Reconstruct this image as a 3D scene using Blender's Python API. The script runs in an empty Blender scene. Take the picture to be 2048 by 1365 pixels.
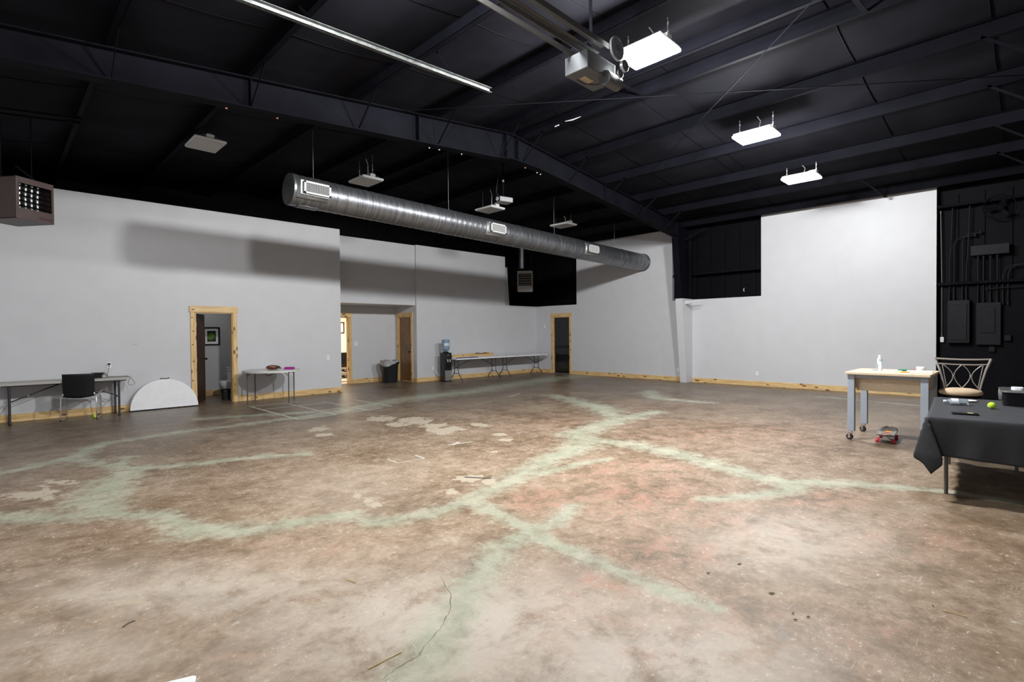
import bpy, math, random
import numpy as np
from mathutils import Vector, Matrix
random.seed(7)
PI = math.pi
scene = bpy.context.scene
C = scene.collection

# ------------------------------------------------------------------ camera
cd = bpy.data.cameras.new('camera'); cam = bpy.data.objects.new('camera', cd); C.objects.link(cam)
cd.sensor_fit = 'HORIZONTAL'; cd.sensor_width = 36.0; cd.lens = 1039.64 / 2048 * 36.0
cd.clip_start = 0.05; cd.clip_end = 100
_r = Vector((0.70787508, -0.70629097, -0.00811968)); _u = Vector((0.01661083, 0.0051536, 0.99984875)); _f = Vector((0.7061423, 0.70790289, -0.01538019))
M = Matrix((( _r.x, _u.x, -_f.x, 0.0), (_r.y, _u.y, -_f.y, 0.0), (_r.z, _u.z, -_f.z, 1.55), (0, 0, 0, 1)))
cam.matrix_world = M
scene.camera = cam

# ------------------------------------------------------------------ world, exposure
w = bpy.data.worlds.new('night'); scene.world = w; w.use_nodes = True
w.node_tree.nodes['Background'].inputs[0].default_value = (0.6, 0.65, 0.7, 1)
w.node_tree.nodes['Background'].inputs[1].default_value = 0.02
vs = scene.view_settings
vs.view_transform = 'Standard'; vs.look = 'None'; vs.gamma = 1.0; vs.use_curve_mapping = False
vs.exposure = 0.0
LAMP_POINT = 1150.0      # watts of each lit high-bay fixture (spread light)
LAMP_AREA = 40.0       # watts of each lit high-bay fixture (downward light)
LAMP_COLOR = (0.97, 0.985, 1.0)

# ------------------------------------------------------------------ materials
MATS = {}
def nodes_of(name):
    m = bpy.data.materials.new(name); m.use_nodes = True
    nt = m.node_tree; b = nt.nodes['Principled BSDF']
    return m, nt, b
def N(nt, typ, **kw):
    n = nt.nodes.new(typ)
    for k, v in kw.items(): setattr(n, k, v)
    return n
def ramp(nt, stops, src=None):
    r = N(nt, 'ShaderNodeValToRGB')
    cr = r.color_ramp
    while len(cr.elements) > 1: cr.elements.remove(cr.elements[0])
    cr.elements[0].position = stops[0][0]; c = stops[0][1]
    cr.elements[0].color = (*c, 1) if len(c) == 3 else c
    for p, c in stops[1:]:
        e = cr.elements.new(p); e.color = (*c, 1)
    if src: nt.links.new(src, r.inputs[0])
    return r
def mat(name, col, rough=0.5, metal=0.0, var=0.06, scale=8.0, bump=0.0, bscale=60.0, emit=None, estr=0.0, trans=0.0, coat=0.0, spec=0.5, stretch=None, alpha=1.0):
    if name in MATS: return MATS[name]
    m, nt, b = nodes_of(name)
    tc = N(nt, 'ShaderNodeTexCoord'); L = nt.links.new
    src = tc.outputs['Object']
    if stretch:
        mp = N(nt, 'ShaderNodeMapping'); mp.inputs['Scale'].default_value = stretch; L(src, mp.inputs[0]); src = mp.outputs[0]
    nz = N(nt, 'ShaderNodeTexNoise'); nz.inputs['Scale'].default_value = scale; nz.inputs['Detail'].default_value = 4; L(src, nz.inputs['Vector'])
    lo = tuple(max(0, c * (1 - var)) for c in col); hi = tuple(min(1, c * (1 + var)) for c in col)
    r = ramp(nt, [(0.3, lo), (0.7, hi)], nz.outputs['Fac']); L(r.outputs[0], b.inputs['Base Color'])
    b.inputs['Roughness'].default_value = rough; b.inputs['Metallic'].default_value = metal
    b.inputs['Specular IOR Level'].default_value = spec
    if coat: b.inputs['Coat Weight'].default_value = coat
    if trans: b.inputs['Transmission Weight'].default_value = trans
    if bump:
        n2 = N(nt, 'ShaderNodeTexNoise'); n2.inputs['Scale'].default_value = bscale; n2.inputs['Detail'].default_value = 3; L(src, n2.inputs['Vector'])
        bp = N(nt, 'ShaderNodeBump'); bp.inputs['Strength'].default_value = bump; bp.inputs['Distance'].default_value = 0.01
        L(n2.outputs['Fac'], bp.inputs['Height']); L(bp.outputs[0], b.inputs['Normal'])
    if emit:
        b.inputs['Emission Color'].default_value = (*emit, 1); b.inputs['Emission Strength'].default_value = estr
    MATS[name] = m
    return m
def pine(name, axis):
    """knotty pine, grain along axis 0/1/2 of the object's own space"""
    m, nt, b = nodes_of(name); L = nt.links.new
    tc = N(nt, 'ShaderNodeTexCoord'); mp = N(nt, 'ShaderNodeMapping')
    s = [9.0, 9.0, 9.0]; s[axis] = 0.9; mp.inputs['Scale'].default_value = s; L(tc.outputs['Object'], mp.inputs[0])
    nz = N(nt, 'ShaderNodeTexNoise'); nz.inputs['Scale'].default_value = 3.0; nz.inputs['Detail'].default_value = 5; L(mp.outputs[0], nz.inputs['Vector'])
    r = ramp(nt, [(0.25, (0.52, 0.32, 0.125)), (0.5, (0.70, 0.47, 0.205)), (0.75, (0.84, 0.62, 0.32))], nz.outputs['Fac'])
    m2 = N(nt, 'ShaderNodeMapping'); s2 = [9.0, 9.0, 9.0]; s2[axis] = 3.6; m2.inputs['Scale'].default_value = s2; L(tc.outputs['Object'], m2.inputs[0])
    vo = N(nt, 'ShaderNodeTexVoronoi'); vo.inputs['Scale'].default_value = 1.0; vo.inputs['Randomness'].default_value = 1.0; L(m2.outputs[0], vo.inputs['Vector'])
    kr = ramp(nt, [(0.0, (1, 1, 1)), (0.14, (1, 1, 1)), (0.24, (0, 0, 0))], vo.outputs['Distance'])
    mx = N(nt, 'ShaderNodeMix', data_type='RGBA'); L(kr.outputs[0], mx.inputs['Factor']); L(r.outputs[0], mx.inputs['A']); mx.inputs['B'].default_value = (0.16, 0.065, 0.02, 1)
    L(mx.outputs['Result'], b.inputs['Base Color']); b.inputs['Roughness'].default_value = 0.45
    MATS[name] = m
    return m

paint = mat('wall_paint_grey', (0.60, 0.60, 0.615), 0.42, var=0.02, scale=3.0, bump=0.06, bscale=160, spec=0.35)
paint_soft = mat('wall_paint_soft', (0.60, 0.60, 0.615), 0.6, var=0.02, scale=3.0)
black_steel = mat('black_painted_steel', (0.0046, 0.0046, 0.0070), 0.7, var=0.25, scale=2.0, spec=0.04)
black_deck = mat('black_roof_blanket', (0.0100, 0.0098, 0.0130), 0.8, var=0.3, scale=1.2, bump=0.3, bscale=5, spec=0.04)
black_wall = mat('black_painted_wall', (0.0034, 0.0034, 0.0046), 0.6, var=0.2, scale=3.0, spec=0.06)
black_plastic = mat('black_plastic', (0.004, 0.004, 0.0045), 0.35, var=0.2, spec=0.3)
black_gloss = mat('black_gloss', (0.008, 0.008, 0.009), 0.12, var=0.2)
black_rubber = mat('black_rubber', (0.015, 0.015, 0.015), 0.7)
galv = mat('galvanised_steel', (0.26, 0.265, 0.265), 0.45, 0.85, var=0.35, scale=30, stretch=(6, 1, 1))
duct_metal = mat('galvanised_duct', (0.21, 0.215, 0.225), 0.38, 0.85, var=0.38, scale=2.4, stretch=(16, 0.9, 0.9))
chrome = mat('chrome', (0.75, 0.75, 0.76), 0.12, 1.0)
brushed = mat('brushed_steel', (0.55, 0.55, 0.54), 0.32, 1.0, var=0.12, scale=20)
pewter = mat('pewter_metal', (0.46, 0.43, 0.40), 0.35, 0.85)
white_plastic = mat('white_plastic', (0.86, 0.86, 0.87), 0.4, var=0.03)
cream_plastic = mat('granite_white_plastic', (0.66, 0.65, 0.62), 0.5, var=0.04, scale=200)
grey_plastic = mat('grey_speckled_plastic', (0.42, 0.40, 0.37), 0.5, var=0.08, scale=200)
fixture_white = mat('fixture_white_enamel', (0.72, 0.72, 0.70), 0.45, var=0.03)
lens_off = mat('frosted_lens_unlit', (0.42, 0.415, 0.40), 0.5, var=0.02)
lens_on = mat('frosted_lens_lit', (0.9, 0.9, 0.9), 0.4, emit=(0.97, 0.985, 1.0), estr=14.0)
leg_grey = mat('charcoal_steel', (0.05, 0.05, 0.055), 0.4, 0.3)
leg_mid = mat('grey_hammered_steel', (0.12, 0.115, 0.11), 0.4, 0.4)
pine_x = pine('pine_along_x', 0); pine_y = pine('pine_along_y', 1); pine_z = pine('pine_along_z', 2)
stain = mat('stained_dark_wood', (0.05, 0.02, 0.01), 0.4, var=0.4, scale=6, stretch=(8, 8, 0.8))
amber = mat('stained_amber_wood', (0.20, 0.095, 0.028), 0.35, var=0.45, scale=5, stretch=(6, 6, 0.8), coat=0.2)
porcelain = mat('porcelain', (0.82, 0.83, 0.84), 0.12, var=0.01)
heater_brown = mat('heater_brown_enamel', (0.046, 0.025, 0.022), 0.45, var=0.15, scale=12)
heater_tan = mat('heater_tan_enamel', (0.30, 0.28, 0.25), 0.45, var=0.1)
tube_pale = mat('heat_tube_pale', (0.45, 0.45, 0.43), 0.4, 0.6)
tan_lam = mat('maple_laminate', (0.66, 0.53, 0.37), 0.4, var=0.08, scale=4, stretch=(1, 8, 8))
leg_blue = mat('blue_grey_enamel', (0.33, 0.37, 0.43), 0.4, var=0.03)
cloth_black = mat('black_tablecloth', (0.019, 0.020, 0.0235), 0.85, var=0.15, scale=40, bump=0.3, bscale=300)
ball_green = mat('tennis_felt', (0.55, 0.85, 0.02), 0.85, var=0.1, scale=60, bump=0.4, bscale=400)
suede = mat('tan_suede', (0.50, 0.37, 0.24), 0.85, var=0.15, scale=10)
paper = mat('white_paper', (0.85, 0.85, 0.84), 0.6, var=0.01)
water_blue = mat('blue_tinted_bottle', (0.30, 0.42, 0.55), 0.12, trans=0.35, var=0.15, scale=14)
clear = mat('clear_plastic', (0.75, 0.86, 0.92), 0.08, trans=0.75)
label_blue = mat('bottle_label_print', (0.35, 0.55, 0.80), 0.4, var=0.6, scale=30)
label_white = mat('bottle_label_white', (0.8, 0.82, 0.86), 0.4, var=0.05)
bag_grey = mat('thin_bin_liner', (0.42, 0.43, 0.43), 0.25, var=0.3, scale=25, trans=0.2)
bin_dark = mat('bin_charcoal', (0.022, 0.024, 0.028), 0.4)
brown_leather = mat('brown_leather', (0.13, 0.028, 0.012), 0.35, var=0.5, scale=18)
purple = mat('magenta_plastic', (0.33, 0.01, 0.25), 0.35)
red_wheel = mat('red_urethane', (0.72, 0.02, 0.05), 0.35)
truck_metal = mat('truck_aluminium', (0.6, 0.6, 0.6), 0.3, 0.9)
tape_white = mat('floor_tape_white', (0.50, 0.49, 0.42), 0.5, var=0.2, scale=30)
tape_black = mat('floor_tape_black', (0.045, 0.04, 0.038), 0.6, var=0.3, scale=20)
straw = mat('dry_straw', (0.62, 0.42, 0.16), 0.7)
leaf_m = mat('dry_leaf', (0.16, 0.12, 0.05), 0.8)
cord_grey = mat('grey_cord', (0.22, 0.22, 0.21), 0.5)
cream_wall = mat('cream_wall', (0.80, 0.74, 0.64), 0.6, var=0.02)
room_floor = mat('pale_room_floor', (0.60, 0.52, 0.42), 0.5, var=0.1)

# ------------------------------------------------------------------ mesh building
class MB:
    def __init__(s): s.v = []; s.f = []; s.sm = []
    def _add(s, vs_, fs, smooth=False):
        o = len(s.v); s.v += [tuple(v) for v in vs_]
        for f in fs: s.f.append(tuple(i + o for i in f)); s.sm.append(smooth)
        return s
    def box(s, a, b, M=None):
        x0, y0, z0 = a; x1, y1, z1 = b
        if x0 > x1: x0, x1 = x1, x0
        if y0 > y1: y0, y1 = y1, y0
        if z0 > z1: z0, z1 = z1, z0
        vs_ = [Vector(p) for p in ((x0,y0,z0),(x1,y0,z0),(x1,y1,z0),(x0,y1,z0),(x0,y0,z1),(x1,y0,z1),(x1,y1,z1),(x0,y1,z1))]
        if M is not None: vs_ = [M @ v for v in vs_]
        return s._add(vs_, ((0,3,2,1),(4,5,6,7),(0,1,5,4),(1,2,6,5),(2,3,7,6),(3,0,4,7)))
    def bar(s, p0, p1, wd, ht, up=(0,0,1)):
        """rectangular bar from p0 to p1, wd sideways, ht along up"""
        p0 = Vector(p0); p1 = Vector(p1); d = (p1 - p0); L = d.length; d.normalize()
        u = Vector(up); sx = d.cross(u)
        if sx.length < 1e-4: u = Vector((1, 0, 0)); sx = d.cross(u)
        sx.normalize(); u = sx.cross(d)
        M = Matrix(((d.x, sx.x, u.x, p0.x), (d.y, sx.y, u.y, p0.y), (d.z, sx.z, u.z, p0.z), (0,0,0,1)))
        return s.box((0, -wd/2, -ht/2), (L, wd/2, ht/2), M)
    def ring(s, c, d, r, n, ref=None):
        d = Vector(d).normalized(); a = Vector(ref) if ref else (Vector((0,0,1)) if abs(d.z) < .9 else Vector((1,0,0)))
        x = d.cross(a).normalized(); y = d.cross(x)
        return [Vector(c) + x * (r * math.cos(2*PI*i/n)) + y * (r * math.sin(2*PI*i/n)) for i in range(n)]
    def cyl(s, p0, p1, r0, r1=None, n=16, caps=True, smooth=True):
        r1 = r0 if r1 is None else r1
        d = Vector(p1) - Vector(p0)
        vs_ = s.ring(p0, d, r0, n) + s.ring(p1, d, r1, n)
        s._add(vs_, [(i, i+n, (i+1) % n + n, (i+1) % n) for i in range(n)], smooth)
        if caps:
            s._add(vs_[:n], [tuple(range(n))]); s._add(vs_[n:], [tuple(reversed(range(n)))])
        return s
    def tube(s, path, r, n=8, closed=False, smooth=True, caps=True):
        P = [Vector(p) for p in path]; m = len(P); rings = []
        ref = None
        for i, p in enumerate(P):
            a = P[i-1] if (i > 0 or closed) else p; b = P[(i+1) % m] if (i < m-1 or closed) else p
            d = (b - a).normalized()
            if ref is None: ref = Vector((0,0,1)) if abs(d.z) < .9 else Vector((1,0,0))
            x = d.cross(ref)
            if x.length < 1e-4: x = d.cross(Vector((0,1,0)))
            x.normalize(); y = d.cross(x); ref = -y if (-y).dot(ref) > 0 else y
            rr = r[i] if isinstance(r, (list, tuple)) else r
            rings += [p + x * (rr * math.cos(2*PI*k/n)) + y * (rr * math.sin(2*PI*k/n)) for k in range(n)]
        fs = []
        for i in range(m if closed else m-1):
            j = (i+1) % m
            for k in range(n): fs.append((i*n+k, j*n+k, j*n+(k+1) % n, i*n+(k+1) % n))
        s._add(rings, fs, smooth)
        if caps and not closed:
            s._add(rings[:n], [tuple(range(n))]); s._add(rings[-n:], [tuple(reversed(range(n)))])
        return s
    def lathe(s, prof, c=(0,0,0), n=24, smooth=True, M=None, caps=True):
        """prof: list of (r, z) from bottom to top"""
        vs_ = []
        for r, z in prof:
            for i in range(n):
                v = Vector((r*math.cos(2*PI*i/n), r*math.sin(2*PI*i/n), z))
                vs_.append((M @ v) if M is not None else v + Vector(c))
        m = len(prof); fs = []
        for j in range(m-1):
            for i in range(n): fs.append((j*n+i, j*n+(i+1) % n, (j+1)*n+(i+1) % n, (j+1)*n+i))
        s._add(vs_, fs, smooth)
        if caps:
            if prof[0][0] > 1e-5: s._add(vs_[:n], [tuple(reversed(range(n)))])
            if prof[-1][0] > 1e-5: s._add(vs_[-n:], [tuple(range(n))])
        return s
    def prism(s, poly, fn, t0, t1, smooth=False):
        """poly: list of 2D points; fn(u, v, t) -> 3D"""
        n = len(poly)
        vs_ = [Vector(fn(u, v, t0)) for u, v in poly] + [Vector(fn(u, v, t1)) for u, v in poly]
        s._add(vs_, [tuple(reversed(range(n))), tuple(range(n, 2*n))])
        s._add(vs_, [(i, (i+1) % n, (i+1) % n + n, i+n) for i in range(n)], smooth)
        return s
    def ellipsoid(s, c, rx, ry, rz, nu=20, nv=12, M=None):
        prof = []
        vs_ = []; c = Vector(c)
        for j in range(nv+1):
            a = -PI/2 + PI*j/nv
            for i in range(nu):
                b = 2*PI*i/nu
                v = Vector((rx*math.cos(a)*math.cos(b), ry*math.cos(a)*math.sin(b), rz*math.sin(a)))
                vs_.append(c + (M @ v if M is not None else v))
        fs = [(j*nu+i, j*nu+(i+1) % nu, (j+1)*nu+(i+1) % nu, (j+1)*nu+i) for j in range(nv) for i in range(nu)]
        return s._add(vs_, fs, True)
    def quadgrid(s, fn, nu, nv, smooth=True):
        vs_ = [fn(i/nu, j/nv) for j in range(nv+1) for i in range(nu+1)]
        w_ = nu+1
        return s._add(vs_, [(j*w_+i, j*w_+i+1, (j+1)*w_+i+1, (j+1)*w_+i) for j in range(nv) for i in range(nu)], smooth)
    def mesh(s, name):
        me = bpy.data.meshes.new(name); me.from_pydata(s.v, [], s.f)
        me.polygons.foreach_set('use_smooth', s.sm); me.update()
        return me

def link(o, parent=None):
    C.objects.link(o)
    if parent: o.parent = parent
    return o
def obj(name, mb, m, parent=None, bevel=0.0, loc=None, rotz=0.0, seg=2, solid=0.0):
    me = mb.mesh(name) if isinstance(mb, MB) else mb
    if isinstance(mb, MB): me.materials.append(m)
    o = bpy.data.objects.new(name, me); link(o, parent)
    if loc: o.location = loc
    if rotz: o.rotation_euler = (0, 0, rotz)
    if solid:
        sm = o.modifiers.new('thick', 'SOLIDIFY'); sm.thickness = solid; sm.offset = 0
    if bevel:
        bv = o.modifiers.new('bevel', 'BEVEL'); bv.width = bevel; bv.segments = seg; bv.limit_method = 'ANGLE'; bv.angle_limit = 0.7
    return o
def tag(o, label, cat, group=None):
    o['label'] = label; o['category'] = cat
    if group: o['group'] = group
    return o
def thing(name, label, cat, loc=(0,0,0), rotz=0.0, group=None):
    o = bpy.data.objects.new(name, None); o.empty_display_size = 0.1; link(o)
    o.location = loc; o.rotation_euler = (0, 0, rotz)
    return tag(o, label, cat, group)
def struct(name, mb, m, label=None, parent=None, bevel=0.0):
    o = obj(name, mb, m, parent, bevel)
    if parent is None: o['kind'] = 'structure'
    if label: o['label'] = label
    return o
def struct_empty(name, label, loc=(0,0,0)):
    o = bpy.data.objects.new(name, None); o.empty_display_size = 0.1; link(o); o.location = loc
    o['kind'] = 'structure'; o['label'] = label
    return o
def dup(root, loc=None, rotz=None, label=None, group=None):
    r = root.copy(); C.objects.link(r)
    if loc: r.location = loc
    if rotz is not None: r.rotation_euler = (0, 0, rotz)
    if label: r['label'] = label
    if group: r['group'] = group
    for ch in list(root.children):
        c = ch.copy(); C.objects.link(c); c.parent = r
        for g in ch.children:
            d = g.copy(); C.objects.link(d); d.parent = c
    return r
def wall_cells(us, zs, holes):
    """cells of a wall split at us, zs, without the holes [(u0,u1,z0,z1)]"""
    us = sorted(set(us + [h[0] for h in holes] + [h[1] for h in holes])); zs = sorted(set(zs + [h[2] for h in holes] + [h[3] for h in holes]))
    out = []
    for i in range(len(us)-1):
        z_start = None
        for j in range(len(zs)-1):
            uc = (us[i]+us[i+1])/2; zc = (zs[j]+zs[j+1])/2
            hole = any(h[0] < uc < h[1] and h[2] < zc < h[3] for h in holes)
            if not hole and z_start is None: z_start = zs[j]
            if (hole) and z_start is not None: out.append((us[i], us[i+1], z_start, zs[j])); z_start = None
        if z_start is not None: out.append((us[i], us[i+1], z_start, zs[-1]))
    return out
def wall_x(y0, y1, x0, x1, z0, z1, holes=()):      # wall running along X
    mb = MB()
    for u0, u1, a, b in wall_cells([x0, x1], [z0, z1], list(holes)): mb.box((u0, y0, a), (u1, y1, b))
    return mb
def wall_y(x0, x1, y0, y1, z0, z1, holes=()):
    mb = MB()
    for u0, u1, a, b in wall_cells([y0, y1], [z0, z1], list(holes)): mb.box((x0, u0, a), (x1, u1, b))
    return mb
def zr(x): return 5.56 - 0.112 * abs(x - 7.45)      # underside of the purlins
def arc(c, r, a0, a1, n, ax=(1,0,0), ay=(0,0,1)):
    c = Vector(c); ax = Vector(ax); ay = Vector(ay)
    return [c + ax * (r*math.cos(a0+(a1-a0)*i/n)) + ay * (r*math.sin(a0+(a1-a0)*i/n)) for i in range(n+1)]

# ================================================================== FLOOR
VEINS= [[(1.12, 1.88, 0.22), (1.41, 2.0, 0.2), (1.7, 2.18, 0.2), (2.07, 2.43, 0.17), (2.54, 2.69, 0.17), (2.93, 2.75, 0.14), (3.23, 2.75, 0.13), (3.66, 2.89, 0.1)], [(2.89, 2.72, 0.12), (2.88, 2.27, 0.12), (2.83, 1.83, 0.11), (2.82, 1.48, 0.1), (2.83, 1.25, 0.07)], [(2.97, 2.79, 0.12), (3.04, 3.21, 0.14), (3.09, 3.66, 0.17), (3.64, 3.84, 0.2), (4.65, 4.12, 0.26), (5.49, 4.32, 0.3), (6.02, 4.47, 0.35), (6.21, 4.91, 0.35), (7.68, 5.16, 0.3), (9.09, 5.14, 0.2)], [(3.09, 3.66, 0.16), (2.59, 3.67, 0.16), (2.22, 3.77, 0.15), (2.11, 4.17, 0.14), (1.41, 4.37, 0.18), (1.08, 4.72, 0.22), (1.03, 5.3, 0.14), (0.63, 5.72, 0.16), (0.32, 5.94, 0.18), (-0.11, 6.38, 0.18)], [(6.02, 4.47, 0.3), (6.22, 3.86, 0.26), (6.14, 3.29, 0.28), (5.91, 2.6, 0.24), (5.75, 2.15, 0.22), (5.69, 1.78, 0.22), (6.1, 1.3, 0.17), (6.3, 0.92, 0.13), (6.42, 0.55, 0.11), (6.48, 0.01, 0.09)], [(5.76, 1.66, 0.18), (5.36, 1.67, 0.17), (4.99, 1.86, 0.14), (4.6, 2.14, 0.1)], [(7.82, 5.15, 0.3), (8.86, 6.32, 0.4), (9.74, 8.29, 0.3)], [(-0.09, 8.19, 0.14), (0.67, 8.66, 0.16), (1.03, 7.62, 0.14), (1.17, 7.41, 0.16), (1.74, 7.11, 0.15), (2.38, 6.95, 0.16), (2.83, 6.66, 0.12)], [(1.17, 7.41, 0.16), (0.9, 6.95, 0.3), (0.66, 6.28, 0.34), (0.65, 5.7, 0.2)], [(0.66, 8.55, 0.16), (1.05, 9.42, 0.18), (1.49, 9.57, 0.16), (2.38, 9.67, 0.2), (3.33, 9.7, 0.18), (4.03, 9.66, 0.22), (5.16, 9.91, 0.4), (6.75, 10.52, 0.5), (9.18, 10.63, 0.6), (12.02, 11.26, 0.7), (14.85, 11.45, 0.7)], [(5.32, 3.65, 0.08), (4.8, 3.78, 0.12), (4.23, 3.82, 0.14)], [(12.22, 7.12, 0.25), (10.92, 6.21, 0.3), (11.0, 4.95, 0.2)], [(13.67, 3.51, 0.12), (13.35, 1.62, 0.1)], [(2.7, 10.95, 0.2), (3.47, 10.63, 0.22), (4.45, 10.19, 0.25)], [(1.03, 7.62, 0.1), (1.19, 8.18, 0.12)]]
PEEL= [[4.99, 8.44, 0.21, -0.23, -0.23, -0.38], [5.3, 7.77, 0.24, -0.27, -0.26, -0.38], [5.24, 7.1, 0.17, -0.19, -0.17, -0.22], [5.26, 6.66, 0.17, -0.18, -0.16, -0.2], [4.89, 7.62, 0.17, -0.19, -0.13, -0.2], [5.02, 6.68, 0.24, -0.27, -0.2, -0.26], [5.81, 6.61, 0.13, -0.14, -0.12, -0.14], [2.44, 4.37, 0.05, -0.05, -0.06, -0.12], [2.44, 4.21, 0.04, -0.05, -0.04, -0.07], [2.44, 4.56, 0.03, -0.03, -0.04, -0.07], [3.58, 4.25, 0.13, -0.13, -0.11, -0.13], [3.61, 4.0, 0.07, -0.08, -0.08, -0.09], [3.15, 4.0, 0.1, -0.11, -0.08, -0.1], [5.24, 5.41, 0.07, -0.07, -0.1, -0.1], [4.6, 4.94, 0.07, -0.08, -0.06, -0.06], [3.78, 8.28, 0.17, -0.18, -0.1, -0.21], [3.61, 7.73, 0.13, -0.14, -0.07, -0.15], [0.36, 7.05, 0.07, -0.08, -0.01, -0.27], [0.51, 7.27, 0.15, -0.16, -0.01, -0.19], [0.53, 3.72, 0.12, -0.13, -0.01, -0.03], [0.23, 6.95, 0.21, -0.22, -0.01, -0.21], [5.44, 5.73, 0.09, -0.1, -0.11, -0.11], [0.1, 3.5, 0.11, -0.11, -0.0, -0.03]]
DARK= [[0.83, 5.85, 0.19, -0.2, -0.03, -0.23, 1], [1.26, 5.65, 0.23, -0.24, -0.05, -0.23, 1], [0.42, 5.15, 0.24, -0.25, -0.01, -0.1, 1], [0.07, 4.32, 0.11, -0.11, -0.0, -0.07, 1.4], [0.53, 4.42, 0.1, -0.1, -0.01, -0.08, 1.2], [0.16, 3.62, 0.22, -0.23, -0.0, -0.07, 0.8], [4.76, 0.15, 0.16, -0.17, -0.29, -0.01, 1], [5.49, 0.32, 0.24, -0.25, -0.33, -0.02, 1], [5.99, 0.69, 0.22, -0.23, -0.24, -0.03, 1], [0.83, 2.75, 0.09, -0.09, -0.02, -0.06, 0.6], [3.1, 0.49, 0.1, -0.1, -0.12, -0.02, 0.7], [2.66, 2.11, 0.11, -0.12, -0.12, -0.09, 0.6], [0.67, 4.76, 0.13, -0.14, -0.02, -0.11, 1], [3.35, 0.17, 0.13, -0.14, -0.2, -0.01, 0.8]]
RED= [[3.63, 3.16, 0.29, -0.3, -0.25, -0.22, 1], [4.27, 2.49, 0.47, -0.5, -0.46, -0.27, 1], [5.01, 3.24, 0.46, -0.49, -0.42, -0.27, 0.9], [3.41, 1.79, 0.29, -0.3, -0.22, -0.12, 1], [4.26, 1.59, 0.36, -0.37, -0.36, -0.13, 0.7], [2.61, 1.87, 0.26, -0.26, -0.17, -0.12, 1], [2.34, 1.52, 0.37, -0.38, -0.22, -0.14, 0.7], [2.8, 1.05, 0.27, -0.28, -0.26, -0.1, 0.6], [0.83, 2.75, 0.1, -0.11, -0.03, -0.09, 1], [1.85, 1.96, 0.07, -0.07, -0.17, -0.18, 0.5], [5.21, 1.5, 0.37, -0.39, -0.22, -0.06, 0.9], [7.88, 3.09, 0.99, -1.07, -0.85, -0.33, 0.5], [6.89, 5.43, 0.84, -0.92, -0.68, -0.53, 0.4], [1.59, 3.67, 0.3, -0.31, -0.11, -0.24, 0.4], [4.72, 0.69, 0.38, -0.39, -0.41, -0.06, 0.6], [3.12, 0.53, 0.17, -0.18, -0.23, -0.04, 0.6]]
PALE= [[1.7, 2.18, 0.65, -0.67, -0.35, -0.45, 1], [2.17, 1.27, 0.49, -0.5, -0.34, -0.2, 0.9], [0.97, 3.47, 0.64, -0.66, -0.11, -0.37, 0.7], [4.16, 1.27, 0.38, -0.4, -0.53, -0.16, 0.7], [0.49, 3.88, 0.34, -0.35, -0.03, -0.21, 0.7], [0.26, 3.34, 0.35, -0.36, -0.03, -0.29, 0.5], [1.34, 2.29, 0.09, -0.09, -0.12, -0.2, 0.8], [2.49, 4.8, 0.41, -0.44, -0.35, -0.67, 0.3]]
CRACK= [[(1.99, 2.66), (1.9, 2.43), (1.75, 2.27), (1.63, 2.19), (1.45, 2.1), (1.43, 2.08), (1.28, 2.07), (1.19, 2.05)], [(2.84, 2.5), (2.79, 2.36), (2.8, 2.09)], [(3.0, 1.58), (2.93, 1.43)]]

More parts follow.
